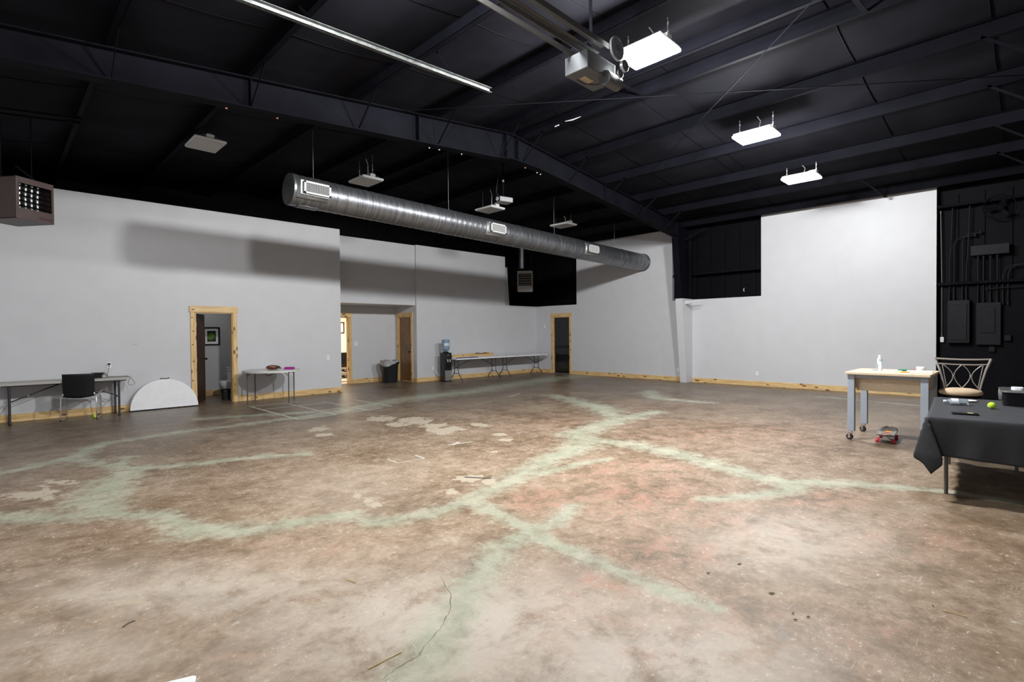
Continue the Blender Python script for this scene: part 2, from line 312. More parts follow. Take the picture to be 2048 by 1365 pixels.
def floor_material():
    m, nt, b = nodes_of('stained_concrete'); L = nt.links.new
    tc = N(nt, 'ShaderNodeTexCoord'); P = tc.outputs['Object']
    def noise(sc, det=6, rough=0.6, dist=0.0, off=(0,0,0)):
        mp = N(nt, 'ShaderNodeMapping'); mp.inputs['Location'].default_value = off; L(P, mp.inputs[0])
        n = N(nt, 'ShaderNodeTexNoise'); n.inputs['Scale'].default_value = sc; n.inputs['Detail'].default_value = det
        n.inputs['Roughness'].default_value = rough; n.inputs['Distortion'].default_value = dist; L(mp.outputs[0], n.inputs['Vector']); return n.outputs['Fac']
    def math_(op, a, c, clamp=False):
        n = N(nt, 'ShaderNodeMath', operation=op, use_clamp=clamp)
        for i, v in enumerate((a, c)):
            if isinstance(v, (int, float)): n.inputs[i].default_value = v
            else: L(v, n.inputs[i])
        return n.outputs[0]
    def attr(nm):
        a = N(nt, 'ShaderNodeAttribute'); a.attribute_name = nm; return a.outputs['Fac']
    def step(x, lo, hi):
        mr = N(nt, 'ShaderNodeMapRange', interpolation_type='SMOOTHSTEP'); mr.inputs['From Min'].default_value = lo; mr.inputs['From Max'].default_value = hi; L(x, mr.inputs['Value']); return mr.outputs[0]
    def mix(f, a, c):
        n = N(nt, 'ShaderNodeMix', data_type='RGBA'); L(f, n.inputs['Factor'])
        for k, v in (('A', a), ('B', c)):
            if isinstance(v, tuple): n.inputs[k].default_value = (*v, 1)
            else: L(v, n.inputs[k])
        return n.outputs['Result']
    n1 = noise(0.9, 9, 0.68, 0.3); n2 = noise(4.5, 9, 0.72, 0.3, (3, 1, 0)); n3 = noise(28, 5, 0.7, 0.3, (0, 7, 0)); n4 = noise(3.0, 9, 0.72, 0.35, (9, 2, 0)); n6 = noise(11, 7, 0.75, 0.2, (4, 8, 0)); n5 = noise(90, 3, 0.6, 0, (1, 1, 0))
    t = math_('ADD', math_('MULTIPLY', n1, 0.31), math_('ADD', math_('MULTIPLY', n2, 0.31), math_('ADD', math_('MULTIPLY', n6, 0.22), math_('MULTIPLY', n3, 0.16))))
    base = ramp(nt, [(0.39, (0.092, 0.057, 0.032)), (0.46, (0.178, 0.121, 0.073)), (0.51, (0.262, 0.188, 0.124)), (0.56, (0.335, 0.257, 0.185)), (0.63, (0.45, 0.38, 0.30))], t).outputs[0]
    falloff = N(nt, 'ShaderNodeMix', data_type='RGBA', blend_type='MULTIPLY'); falloff.inputs['Factor'].default_value = 1.0; L(base, falloff.inputs['A'])
    sv = math_('ADD', 0.64, math_('MULTIPLY', attr('worn'), 0.52)); cb = N(nt, 'ShaderNodeCombineColor'); [L(sv, cb.inputs[i]) for i in range(3)]; L(cb.outputs[0], falloff.inputs['B']); base = falloff.outputs['Result']   # wear near the camera, with lamp falloff put into the colour farther off
    red = math_('MULTIPLY', attr('red'), step(n2, 0.42, 0.62))
    c = mix(math_('MULTIPLY', red, 0.85), base, (0.40, 0.205, 0.14))
    dark = math_('MULTIPLY', attr('dark'), step(n4, 0.40, 0.55))
    c = mix(math_('MULTIPLY', dark, 0.85, True), c, (0.15, 0.095, 0.05))
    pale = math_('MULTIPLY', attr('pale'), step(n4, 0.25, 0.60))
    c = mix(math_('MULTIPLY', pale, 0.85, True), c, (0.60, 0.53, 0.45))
    vein = step(math_('ADD', attr('vein'), math_('ADD', math_('MULTIPLY', math_('SUBTRACT', n2, 0.5), 3.0), math_('MULTIPLY', math_('SUBTRACT', n6, 0.5), 2.2))), -0.35, 1.05)
    vcol = ramp(nt, [(0.3, (0.255, 0.28, 0.195)), (0.48, (0.345, 0.37, 0.27)), (0.6, (0.44, 0.44, 0.335)), (0.72, (0.50, 0.455, 0.345))], n4).outputs[0]
    c = mix(math_('MULTIPLY', vein, math_('ADD', 0.46, math_('MULTIPLY', n1, 0.60), True)), c, vcol)
    peel = step(math_('ADD', attr('peel'), math_('ADD', math_('MULTIPLY', math_('SUBTRACT', n4, 0.5), 3.6), math_('MULTIPLY', math_('SUBTRACT', n6, 0.5), 2.4))), 0.44, 0.48)
    c = mix(math_('MULTIPLY', peel, math_('GREATER_THAN', attr('peel'), 0.02)), c, (0.42, 0.355, 0.265))
    fl = math_('MULTIPLY', step(n6, 0.625, 0.645), step(math_('ADD', attr('fleck'), math_('MULTIPLY', n1, 0.5)), 0.55, 0.95))
    c = mix(math_('MULTIPLY', fl, 0.8), c, (0.50, 0.44, 0.36))
    sp = math_('MULTIPLY', step(n3, 0.61, 0.65), step(n2, 0.44, 0.56))
    c = mix(math_('MULTIPLY', sp, 0.85), c, (0.58, 0.54, 0.47))
    sp2 = math_('MULTIPLY', step(n5, 0.56, 0.70), step(noise(2.2, 4, 0.6, 0.3, (5, 5, 0)), 0.53, 0.66))
    c = mix(math_('MULTIPLY', sp2, 0.7), c, (0.68, 0.65, 0.6))
    def streak(rot, off, lo):
        mp = N(nt, 'ShaderNodeMapping'); mp.inputs['Rotation'].default_value = (0, 0, rot); mp.inputs['Scale'].default_value = (4.5, 70, 1); mp.inputs['Location'].default_value = off; L(P, mp.inputs[0])
        n = N(nt, 'ShaderNodeTexNoise'); n.inputs['Scale'].default_value = 1.0; n.inputs['Detail'].default_value = 2; L(mp.outputs[0], n.inputs['Vector']); return step(n.outputs['Fac'], lo, lo+0.04)
    sc = math_('MAXIMUM', streak(0.5, (0, 0, 0), 0.70), math_('MAXIMUM', streak(-0.35, (5, 3, 0), 0.71), streak(1.3, (2, 9, 0), 0.72)))
    c = mix(math_('MULTIPLY', sc, 0.28), c, (0.60, 0.56, 0.49))
    br = math_('MULTIPLY', step(n6, 0.57, 0.62), step(n1, 0.50, 0.60))
    c = mix(math_('MULTIPLY', br, 0.45), c, (0.24, 0.13, 0.075))
    L(c, b.inputs['Base Color'])
    rg = math_('ADD', 0.24, math_('ADD', math_('MULTIPLY', n2, 0.22), math_('MULTIPLY', attr('worn'), 0.30)))
    b.inputs['Specular IOR Level'].default_value = 0.30
    L(rg, b.inputs['Roughness'])
    bp = N(nt, 'ShaderNodeBump'); bp.inputs['Strength'].default_value = 0.10; bp.inputs['Distance'].default_value = 0.006
    L(math_('ADD', n3, peel), bp.inputs['Height']); L(bp.outputs[0], b.inputs['Normal'])
    return m
def build_floor():
    xs = np.concatenate([[-0.7], np.arange(-0.3, 7.0, 0.035), np.arange(7.0, 15.6, 0.06)]); ys = np.concatenate([np.arange(-8.0, -0.2, 0.6), np.arange(-0.2, 7.0, 0.035), np.arange(7.0, 15.1, 0.06), [15.3, 16.5, 19.0]])
    X, Y = np.meshgrid(xs, ys); nx, ny = len(xs), len(ys)
    co = np.stack([X, Y, np.zeros_like(X)], -1).reshape(-1, 3)
    px, py = co[:, 0], co[:, 1]
    vein = np.full(len(co), -1.0)
    for Lp in VEINS:
        for (ax, ay, aw), (bx, by, bw) in zip(Lp[:-1], Lp[1:]):
            dx, dy = bx-ax, by-ay; l2 = dx*dx+dy*dy
            t = np.clip(((px-ax)*dx+(py-ay)*dy)/l2, 0, 1)
            d = np.hypot(px-ax-t*dx, py-ay-t*dy); vein = np.maximum(vein, 1 - d/(0.98*(aw+(bw-aw)*t)))
    vein = np.maximum(vein, -1)
    def blobs(lst, gauss=True):
        out = np.zeros(len(co))
        for e in lst:
            cx, cy, ax, ay, bx, by = e[:6]; wt = e[6] if len(e) > 6 else 1.0
            det = ax*by-ay*bx
            u = ((px-cx)*by-(py-cy)*bx)/det; v = (-(px-cx)*ay+(py-cy)*ax)/det
            r2 = u*u+v*v
            out = np.maximum(out, wt*np.exp(-r2*0.7)) if gauss else np.maximum(out, np.clip(1.25-np.sqrt(r2), 0, 1))
        return out
    A = {'vein': vein, 'peel': blobs(PEEL, False), 'dark': blobs(DARK), 'red': blobs(RED), 'pale': blobs(PALE), 'fleck': np.exp(-(((px-4.8)/3.2)**2+((py-5.8)/3.4)**2)), 'worn': np.exp(-(np.hypot(px-2.8, py-3.0)/5.0)**2)}  # worn drives roughness and also the lamp falloff painted into the floor tone
    me = bpy.data.meshes.new('floor')
    i = np.arange((nx-1)*(ny-1)); r = i//(nx-1); c = i % (nx-1); a = r*nx+c
    faces = np.stack([a, a+1, a+1+nx, a+nx], -1)
    me.vertices.add(len(co)); me.vertices.foreach_set('co', co.ravel())
    me.loops.add(faces.size); me.loops.foreach_set('vertex_index', faces.ravel().astype(np.int32))
    me.polygons.add(len(faces)); me.polygons.foreach_set('loop_start', np.arange(0, faces.size, 4, dtype=np.int32))
    me.update()
    for k, vals in A.items():
        at = me.attributes.new(k, 'FLOAT', 'POINT'); at.data.foreach_set('value', vals.astype(np.float32))
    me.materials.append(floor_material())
    o = bpy.data.objects.new('floor', me); C.objects.link(o); o['kind'] = 'structure'; o['label'] = 'worn brown stained concrete floor with pale green veins'
    crack_m = mat('crack_dark', (0.13, 0.11, 0.085), 0.9)
    for Lp in CRACK:
        mb = MB(); pts = []
        for (ax, ay), (bx, by) in zip(Lp[:-1], Lp[1:]):
            for k in range(6):
                t = k/6; j = 0.006
                pts.append(Vector((ax+(bx-ax)*t+random.uniform(-j, j), ay+(by-ay)*t+random.uniform(-j, j), 0.0006)))
        wd = [random.uniform(0.0008, 0.0028) for _ in pts]
        for k in range(len(pts)-1):
            d = (pts[k+1]-pts[k]).normalized(); s = Vector((-d.y, d.x, 0))
            mb._add([pts[k]-s*wd[k], pts[k]+s*wd[k], pts[k+1]+s*wd[k+1], pts[k+1]-s*wd[k+1]], [(0, 3, 2, 1)])
        obj('floor_crack', mb, crack_m, o)
    return o
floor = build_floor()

# ================================================================== WALLS
WT = 4.37
struct('wall_left', wall_x(13.15, 13.27, -0.7, 6.62, 0, WT, [(3.18, 3.94, -1, 2.07)]), paint, 'tall grey drywall on the left with the restroom doorway')
struct('wall_alcove_side', wall_y(6.5, 6.62, 13.27, 15.1, 0, WT), paint)
struct('wall_alcove_header', MB().box((6.62, 13.95, 2.46), (9.55, 14.07, WT)), paint, 'grey drywall header above the alcove')
struct('wall_alcove_soffit', MB().box((6.62, 14.07, 2.46), (9.55, 15.1, 2.52)), paint_soft)
struct('wall_alcove_back', wall_x(15.1, 15.22, 6.5, 9.67, 0, 2.52, [(7.10, 7.86, -1, 2.08)]), paint, 'grey back wall of the alcove')
struct('wall_alcove_right', wall_y(9.55, 9.67, 14.0, 15.1, 0, 2.52, [(14.18, 14.92, -1, 2.10)]), paint, 'grey side wall of the alcove with the brown door')
mb = MB().box((9.55, 13.87, 0), (15.32, 13.99, 2.58)); mb.box((9.55, 13.87, 2.58), (13.5, 13.99, 4.38))
struct('wall_back', mb, paint, 'grey drywall behind the water cooler and white tables')
mb = wall_y(15.2, 15.32, 1.56, 13.99, 0, WT, [(12.2, 12.98, -1, 2.14), (11.86, 14.2, 2.58, 9), (5.37, 8.05, 2.53, 9)])
struct('wall_right', mb, paint, 'long grey drywall on the right with two stepped notches')
# black metal shell behind the drywall
mb = MB().box((15.47, -8, 0), (15.55, 15.4, 5.2))
for k in range(52):
    y = -7.6 + k*0.44
    mb.box((15.435, y, 0), (15.47, y+0.09, 4.6))
struct('wall_outer_right', mb, black_wall, 'black ribbed metal outer wall')
struct('wall_outer_back', MB().box((-0.7, 15.30, 2.6), (15.5, 15.38, 6.2)), black_wall)
struct('wall_outer_left', MB().box((-0.8, -8, 0), (-0.7, 15.4, 5.0)), paint_soft)
struct('wall_near', MB().box((-0.8, -8.1, 0), (15.5, -8.0, 6.2)), paint_soft)
struct('ceiling_restroom', MB().box((-0.7, 13.27, 2.60), (6.5, 15.3, 2.66)), paint_soft)
struct('ceiling_back_room', MB().box((6.4, 15.22, 2.60), (15.5, 19, 2.66)), cream_wall)
# girts on the outer wall, in the notches
for i, (y0, y1, z) in enumerate(((5.2, 8.3, 3.28), (11.5, 14.2, 3.28), (-7.9, 1.7, 2.55), (-7.9, 1.7, 4.30))):
    mb = MB().box((15.24, y0, z-0.02), (15.435, y1, z)); mb.box((15.24, y0, z-0.02), (15.26, y1, z+0.06))
    struct('trim_%d' % (i+1), mb, black_steel, 'black steel wall girt')
# pale drywall return seen through the notch above the back tables
struct('trim_9', MB().prism([(13.45, 2.58), (13.90, 2.58), (13.79, 4.03), (13.45, 4.03)], lambda u, v, t: (u, t, v), 14.06, 14.10), paint_soft, 'grey drywall sliver inside the notch')

# baseboards
def baseboard(name, a, b, n, label):
    """a,b floor line ends; n = outward normal"""
    a = Vector((*a, 0)); b = Vector((*b, 0)); nn = Vector((*n, 0))
    x0, x1 = sorted((a.x, b.x)); y0, y1 = sorted((a.y, b.y))
    if abs(nn.y) > 0: y0, y1 = sorted((a.y, a.y+0.022*nn.y)); m_ = pine_x
    else: x0, x1 = sorted((a.x, a.x+0.022*nn.x)); m_ = pine_y
    o = struct(name, MB().box((x0, y0, 0), (x1, y1, 0.14)), m_, label, bevel=0.004)
baseboard('baseboard_left', (-0.7, 13.15), (3.08, 13.15), (0, -1), 'knotty pine baseboard left of the restroom door')
baseboard('baseboard_left_2', (4.05, 13.15), (6.642, 13.15), (0, -1), 'knotty pine baseboard right of the restroom door')
baseboard('baseboard_alcove', (7.97, 15.1), (9.55, 15.1), (0, -1), 'knotty pine baseboard in the alcove')
baseboard('baseboard_alcove_2', (9.55, 13.87), (9.55, 14.08), (-1, 0), 'knotty pine baseboard on the alcove corner')
baseboard('baseboard_back', (9.53, 13.87), (15.2, 13.87), (0, -1), 'knotty pine baseboard behind the white tables')
baseboard('baseboard_right', (15.2, 13.84), (15.2, 13.12), (-1, 0), 'knotty pine baseboard beside the black door')
baseboard('baseboard_right_2', (15.2, 12.08), (15.2, 7.62), (-1, 0), 'knotty pine baseboard left of the steel column')
baseboard('baseboard_right_3', (15.2, 7.38), (15.2, 1.56), (-1, 0), 'knotty pine baseboard right of the steel column')

# ================================================================== ROOF
def build_ceiling():
    PUR = [-0.45, 1.0, 2.5, 4.08, 5.6, 7.13, 7.78, 9.25, 10.7, 12.2, 13.55, 14.9]
    ceil = None
    # one hung black blanket per bay between purlins
    for k in range(len(PUR)-1):
        x0, x1 = PUR[k], PUR[k+1]
        y0, y1 = -8.0, 15.35
        def fn(u, v, x0=x0, x1=x1):
            x = x0+(x1-x0)*u
            return (x, y0+(y1-y0)*v, zr(x)+0.205-0.035*math.sin(PI*u))
        mb = MB().quadgrid(fn, 10, 1)
        mb.v += []
        if ceil is None:
            ceil = struct('ceiling', mb, black_deck, 'black insulation blanket roof between steel purlins'); 
        else: obj('roof_blanket', mb, black_deck, ceil)
        seam = MB()
        for y in (-4.1, -2.6, -1.1, 0.4, 1.9, 3.4+0.15*k, 4.9, 6.4, 9.4, 12.4):
            pts = [(x0+(x1-x0)*u/8, y, zr(x0+(x1-x0)*u/8)+0.200-0.035*math.sin(PI*u/8)) for u in range(9)]
            seam.tube(pts, 0.006, 5)
        obj('blanket_seam', seam, black_wall, ceil)
    obj('roof_sheet', MB().box((-0.8, -8.1, 6.1), (15.6, 15.4, 6.15)), black_wall, ceil)
    pm = {}
    for x in PUR:
        s = 1 if x < 7.45 else -1
        mb = MB(); z = zr(x)
        mb.box((x-0.003, -8.0, z), (x+0.003, 15.3, z+0.2))
        mb.box((x-0.07*(s > 0), -8.0, z), (x+0.07*(s < 0), 15.3, z+0.006)); mb.box((x-0.07*(s < 0), -8.0, z+0.194), (x+0.07*(s > 0), 15.3, z+0.2))
        mb.box((x-0.07*(s > 0), -8.0, z), (x-0.066 if s > 0 else x+0.066, 15.3, z+0.02)) if s > 0 else mb.box((x+0.066, -8.0, z), (x+0.07, 15.3, z+0.02))
        obj('purlin', mb, black_steel, ceil)
    # straps between the two ridge purlins
    for y in (1.55, 4.7, 10.5):
        obj('ridge_strap', MB().bar((7.13, y, zr(7.13)+0.004), (7.78, y-0.05, zr(7.78)+0.004), 0.06, 0.012), black_steel, ceil)
    for y in (1.9,):
        obj('ridge_strap', MB().bar((13.55, 2.7, zr(13.55)+0.004), (14.9, 2.45, zr(14.9)-0.06), 0.06, 0.012), black_steel, ceil)
    return ceil, PUR
ceiling, PUR = build_ceiling()

BOT = [(-0.6, 4.34), (6.9, 4.98), (7.45, 5.06), (8.2, 5.04), (14.30, 4.385)]
def zbot(x):
    for (a, za), (b, zb) in zip(BOT[:-1], BOT[1:]):
        if a <= x <= b: return za+(zb-za)*(x-a)/(b-a)
    return BOT[-1][1]
def build_rafter(yc, name, label):
    t = thing(name, label, 'beam', (7.45, yc, 4.3), 0, 'steel roof frames')
    def P(x, y, z): return (x-7.45, y, z-4.3)
    top = [(-0.6, zr(-0.6)), (7.45, zr(7.45)), (14.30, zr(14.30))]
    poly = [(x, z) for x, z in BOT] + [(x, z-0.002) for x, z in reversed(top)]
    obj('web', MB().prism(poly, lambda u, v, s: P(u, s, v), -0.006, 0.006), black_steel, t)
    fl = MB()
    for (a, za), (b, zb) in zip(BOT[:-1], BOT[1:]): fl.bar(P(a, 0, za), P(b, 0, zb), 0.2, 0.016)
    obj('bottom_flange', fl, black_steel, t)
    fl = MB()
    for (a, za), (b, zb) in zip(top[:-1], top[1:]): fl.bar(P(a, 0, za-0.009), P(b, 0, zb-0.009), 0.2, 0.016)
    obj('top_flange', fl, black_steel, t)
    for x in (2.5, 5.2, 7.30, 7.62, 10.7):
        st = MB().box(P(x-0.006, -0.09, zbot(x)), P(x+0.006, 0.09, zr(x)-0.02)); obj('stiffener', st, black_steel, t)
    for x in PUR[1:-1]:
        for s in (-1, 1):
            obj('fly_brace', MB().bar(P(x, 0.08*s, zbot(x)+0.02), P(x, 0.62*s, zr(x)+0.03), 0.035, 0.006, (1, 0, 0)), black_steel, t)
    return t
main_rafter = build_rafter(7.5, 'steel_rafter', 'black tapered steel roof beam spanning from column to ridge above the duct')
def build_column(yc, name, label, wrap):
    t = thing(name, label, 'column', (15.0, yc, 0), 0, 'steel wall columns')
    xin = lambda z: 14.83-0.5*z/4.3-15.0
    z0 = 2.545 if wrap else 0.0
    obj('column_web', MB().prism([(xin(z0), z0), (xin(4.36), 4.36), (-0.69, zr(14.31)-0.01), (-0.1, zr(14.9)-0.01), (0.2, 4.60), (0.2, z0)], lambda u, v, s: (u, s, v), -0.006, 0.006), black_steel, t)
    obj('column_inner_flange', MB().bar((xin(z0), 0, z0), (xin(4.36), 0, 4.36), 0.2, 0.016, (1, 0, 0)), black_steel, t)
    obj('column_outer_flange', MB().bar((0.19, 0, z0), (0.19, 0, 4.55), 0.2, 0.016, (1, 0, 0)), black_steel, t)
    obj('knee_brace', MB().bar((-0.3, -0.08, 4.28), (0.02, -0.62, 4.62), 0.04, 0.006, (1, 0, 0)), black_steel, t)
    obj('haunch_plate', MB().bar((-0.682, 0, 4.37), (-0.682, 0, zr(14.31)-0.01), 0.2, 0.016, (1, 0, 0)), black_steel, t)
    if wrap:
        obj('grey_wrap', MB().prism([(xin(0), 0), (xin(2.545), 2.545), (0.195, 2.545), (0.195, 0)], lambda u, v, s: (u, s, v), -0.105, 0.105), paint, t, bevel=0.004)
    else:
        pass
    return t
build_column(7.5, 'steel_column', 'tapered steel column on right wall, grey below and black above', True)
build_column(-0.12, 'steel_column', 'black steel column at the right edge beside the electrical panels', False)
build_rafter(-0.12, 'steel_rafter', 'black tapered steel roof beam above the electrical panels')
# roof bracing rods
for i, (a, b, lb) in enumerate((((4.9, 7.38, zr(4.9)-0.02), (10.6, 0.0, zr(10.6)-0.02), 'thin black bracing rod crossing the purlins above the lit lamps'),
                                ((4.9, 0.0, zr(4.9)-0.03), (11.6, 7.38, zr(11.6)-0.06), 'thin black bracing rod running diagonally down to the roof beam'))):
    o = obj('bracing_rod', MB().cyl(a, b, 0.007, n=6), black_steel); tag(o, lb, 'rod', 'roof bracing rods')
# bright bolt heads and paint chips left on the roof steel
chip_w = mat('bare_bolt_white', (0.6, 0.58, 0.56), 0.4); chip_r = mat('bare_bolt_pink', (0.62, 0.20, 0.18), 0.4)
for x, m_ in ((2.24, chip_r), (2.90, chip_r), (5.53, chip_w), (5.75, chip_w), (6.27, chip_w), (8.0, chip_r), (8.37, chip_w), (8.48, chip_w)):
    obj('bolt_head', MB().ellipsoid((x-7.45, 0.085, zbot(x)-4.3-0.012), 0.016, 0.014, 0.012, 10, 6), m_, main_rafter)
obj('sealant_splash', MB().tube([(7.70, 6.25, zr(7.78)+0.012), (7.715, 6.08, zr(7.78)-0.004), (7.72, 5.9, zr(7.78)+0.001)], [0.006, 0.013, 0.005], 7), chip_w, ceiling)
obj('sealant_splash', MB().tube([(7.72, 6.52, zr(7.78)-0.004), (7.715, 6.42, zr(7.78)-0.004)], 0.012, 6), chip_w, ceiling)
# crescent tear in the black wall lining
wall_outer = bpy.data.objects['wall_outer_right']
obj('lining_tear', MB().tube([(15.432, 5.90+0.035*math.cos(a), 2.75+0.06*math.sin(a)) for a in [-1.2+0.3*i for i in range(9)]], [0.003, 0.008, 0.012, 0.015, 0.016, 0.015, 0.012, 0.008, 0.003], 6), mat('tear_tan', (0.5, 0.45, 0.38), 0.6), wall_outer)

# ================================================================== DOORS
def casing(t, axis, face, nrm, u0, u1, zt, wd=0.095, ht=0.14, over=0.02, th=0.025):
    """pine casing round an opening u0..u1 up to zt on the wall plane 'face' (axis 'x': wall runs along X)"""
    def bx(a0, a1, z0, z1, d0, d1):
        lo, hi = sorted((face + nrm*d0, face + nrm*d1))
        return MB().box((a0, lo, z0), (a1, hi, z1)) if axis == 'x' else MB().box((lo, a0, z0), (hi, a1, z1))
    obj('side_casing', bx(u0-wd, u0, 0, zt, 0, th), pine_z, t, bevel=0.003)
    obj('side_casing', bx(u1, u1+wd, 0, zt, 0, th), pine_z, t, bevel=0.003)
    obj('head_casing', bx(u0-wd-over, u1+wd+over, zt, zt+ht, 0, th+0.006), pine_x if axis == 'x' else pine_y, t, bevel=0.003)
    j = 0.018
    for a0, a1 in ((u0, u0+j), (u1-j, u1)): obj('jamb', bx(a0, a1, 0, zt, 0, -0.12), pine_z, t)
    obj('head_jamb', bx(u0, u1, zt-j, zt, 0, -0.12), pine_x if axis == 'x' else pine_y, t)
# door 1: restroom, leaf swung inwards
d1 = struct_empty('door_1', 'open restroom door in knotty pine casing')
casing(d1, 'x', 13.15, -1, 3.18, 3.94, 2.07)
for z in (0.1, 0.55, 0.98, 1.35, 1.65, 1.95):       # dark bolt plugs in the left casing
    obj('bolt_plug', MB().cyl((3.125+0.012*math.sin(z*9), 13.126, z), (3.125+0.012*math.sin(z*9), 13.120, z), 0.014, n=10), stain, d1)
ang = math.radians(62); dx, dy = math.cos(ang), math.sin(ang)
hx, hy = 3.205, 13.285
leaf = obj('door_leaf', MB().bar((hx, hy, 1.03), (hx+0.71*dx, hy+0.71*dy, 1.03), 0.038, 2.03), stain, d1)
kb = MB(); kx, ky = hx+0.64*dx, hy+0.64*dy; nx_, ny_ = dy, -dx
kb.cyl((kx, ky, 1.0), (kx+0.05*nx_, ky+0.05*ny_, 1.0), 0.012, n=10); kb.ellipsoid((kx+0.062*nx_, ky+0.062*ny_, 1.0), 0.028, 0.028, 0.028, 12, 8)
obj('door_knob', kb, black_plastic, leaf)
for z in (0.25, 1.0, 1.8): obj('hinge', MB().box((3.198, 13.155, z-0.05), (3.203, 13.20, z+0.05)), brushed, d1)
# door 2: doorway from the alcove into the bright room
d2 = struct_empty('door_2', 'open doorway from alcove into a bright cream room')
casing(d2, 'x', 15.1, -1, 7.10, 7.86, 2.08)
# door 3: brown door in the alcove side wall
d3 = struct_empty('door_3', 'closed amber stained door in the alcove side wall')
casing(d3, 'y', 9.55, -1, 14.18, 14.92, 2.10, wd=0.085)
leaf = obj('door_leaf', MB().box((9.585, 14.20, 0.01), (9.625, 14.90, 2.08)), amber, d3)
kb = MB().cyl((9.585, 14.28, 0.97), (9.54, 14.28, 0.97), 0.011, n=10); kb.ellipsoid((9.525, 14.28, 0.97), 0.026, 0.028, 0.028, 12, 8); kb.cyl((9.587, 14.28, 0.97), (9.58, 14.28, 0.97), 0.03, n=14)
obj('door_knob', kb, black_plastic, leaf)
# door 4: black door in the right wall
d4 = struct_empty('door_4', 'black steel door in knotty pine casing near the far corner')
casing(d4, 'y', 15.2, -1, 12.2, 12.98, 2.14)
leaf = obj('door_leaf', MB().box((15.245, 12.22, 0.03), (15.29, 12.96, 2.12)), black_gloss, d4)
obj('push_bar', MB().box((15.19, 12.30, 0.98), (15.235, 12.88, 1.05)), black_plastic, leaf, bevel=0.005)
obj('kick_threshold', MB().box((15.12, 12.22, 0.0), (15.32, 12.96, 0.025)), brushed, d4, bevel=0.004)
obj('leaf_gasket', MB().box((15.235, 12.90, 0.03), (15.245, 12.96, 2.12)), mat('dull_red_strip', (0.06, 0.012, 0.012), 0.4), leaf)

# ================================================================== RESTROOM BEHIND DOOR 1
struct('wall_restroom_back', MB().box((-0.7, 15.0, 0), (6.5, 15.1, 2.6)), paint_soft)
struct('wall_restroom_right', MB().box((4.75, 13.27, 0), (4.83, 15.0, 2.6)), paint_soft)
struct('wall_restroom_left', MB().box((2.6, 13.27, 0), (2.68, 15.0, 2.6)), paint_soft)
baseboard('baseboard_restroom', (2.68, 15.0), (4.75, 15.0), (0, -1), 'pine baseboard inside the restroom')
pf = thing('picture_frame', 'black framed green round leaf picture in the restroom', 'picture', (3.99, 15.0, 1.53))
fr = MB()
for a, b in (((-0.19, -0.03, 0.20), (0.19, 0, 0.235)), ((-0.19, -0.03, -0.235), (0.19, 0, -0.20)), ((-0.19, -0.03, -0.2), (-0.155, 0, 0.2)), ((0.155, -0.03, -0.2), (0.19, 0, 0.2))): fr.box(a, b)
obj('frame', fr, black_gloss, pf)
obj('mat_board', MB().box((-0.155, -0.012, -0.2), (0.155, -0.002, 0.2)), paper, pf)
obj('print', MB().box((-0.10, -0.016, -0.14), (0.10, -0.012, 0.14)), mat('print_dark_green', (0.01, 0.03, 0.006), 0.4), pf)
obj('leaf_motif', MB().prism([(0.085*math.cos(a*PI/12)-0.012, 0.085*math.sin(a*PI/12)-0.01+0.012*math.cos(a*PI/12)) for a in range(24)], lambda u, v, s: (u, s, v), -0.019, -0.016), mat('print_lime', (0.14, 0.24, 0.03), 0.5, var=0.35, scale=20), pf)
rr = thing('restroom_fill', 'fill light added on the restroom ceiling, out of view', 'lamp', (3.7, 14.2, 2.6))  # added fill light that lifts the dark restroom; no source is seen there
obj('fill_base', MB().lathe([(0.13, -0.02), (0.13, 0.0)], n=24), fixture_white, rr)
obj('fill_dome', MB().lathe([(0.0, -0.09), (0.07, -0.08), (0.12, -0.04), (0.125, -0.02)], n=24), mat('fill_glow', (0.8, 0.8, 0.8), 0.4, emit=(1, 0.97, 0.93), estr=0.6), rr)
l_ = bpy.data.lights.new('restroom_fill_light', 'POINT'); l_.energy = 4; l_.shadow_soft_size = 0.1; lo_ = bpy.data.objects.new('restroom_fill_light', l_); link(lo_, rr); lo_.location = (0, 0, -0.2)
def toilet(loc, rz):
    t = thing('toilet', 'white porcelain toilet inside the dim restroom', 'toilet', loc, rz)
    base = MB()
    rings = [(0.0, 0.12, 0.22, 0.02), (0.08, 0.105, 0.20, 0.03), (0.20, 0.10, 0.18, 0.05), (0.28, 0.14, 0.22, 0.0), (0.36, 0.18, 0.255, -0.02), (0.39, 0.185, 0.26, -0.02)]
    vs_ = []; n = 24
    for z, a, b, off in rings:
        for i in range(n): th = 2*PI*i/n; vs_.append((a*math.cos(th), -b*math.sin(th)+off, z))
    base._add(vs_, [(j*n+i, (j+1)*n+i, (j+1)*n+(i+1) % n, j*n+(i+1) % n) for j in range(len(rings)-1) for i in range(n)], True)
    base._add(vs_[-n:], [tuple(range(n))]); obj('bowl', base, porcelain, t)
    seat = MB().prism([(0.19*math.cos(2*PI*i/n), 0.265*math.sin(2*PI*i/n)-0.02) for i in range(n)], lambda u, v, s: (u, v, s), 0.395, 0.425); obj('seat_lid', seat, white_plastic, t, bevel=0.008)
    obj('tank', MB().box((-0.22, 0.24, 0.36), (0.22, 0.42, 0.72)), porcelain, t, bevel=0.03)
    obj('tank_lid', MB().box((-0.23, 0.23, 0.72), (0.23, 0.43, 0.75)), porcelain, t, bevel=0.008)
    obj('flush_lever', MB().box((-0.18, 0.225, 0.64), (-0.10, 0.24, 0.655)), chrome, t)
    return t
toilet((4.13, 14.12, 0), math.radians(-50))
bn = thing('wastebasket', 'small black wastebasket with bag beside the toilet', 'wastebasket', (3.955, 13.78, 0))
obj('bucket', MB().lathe([(0.085, 0), (0.11, 0.24)], n=20), bin_dark, bn)
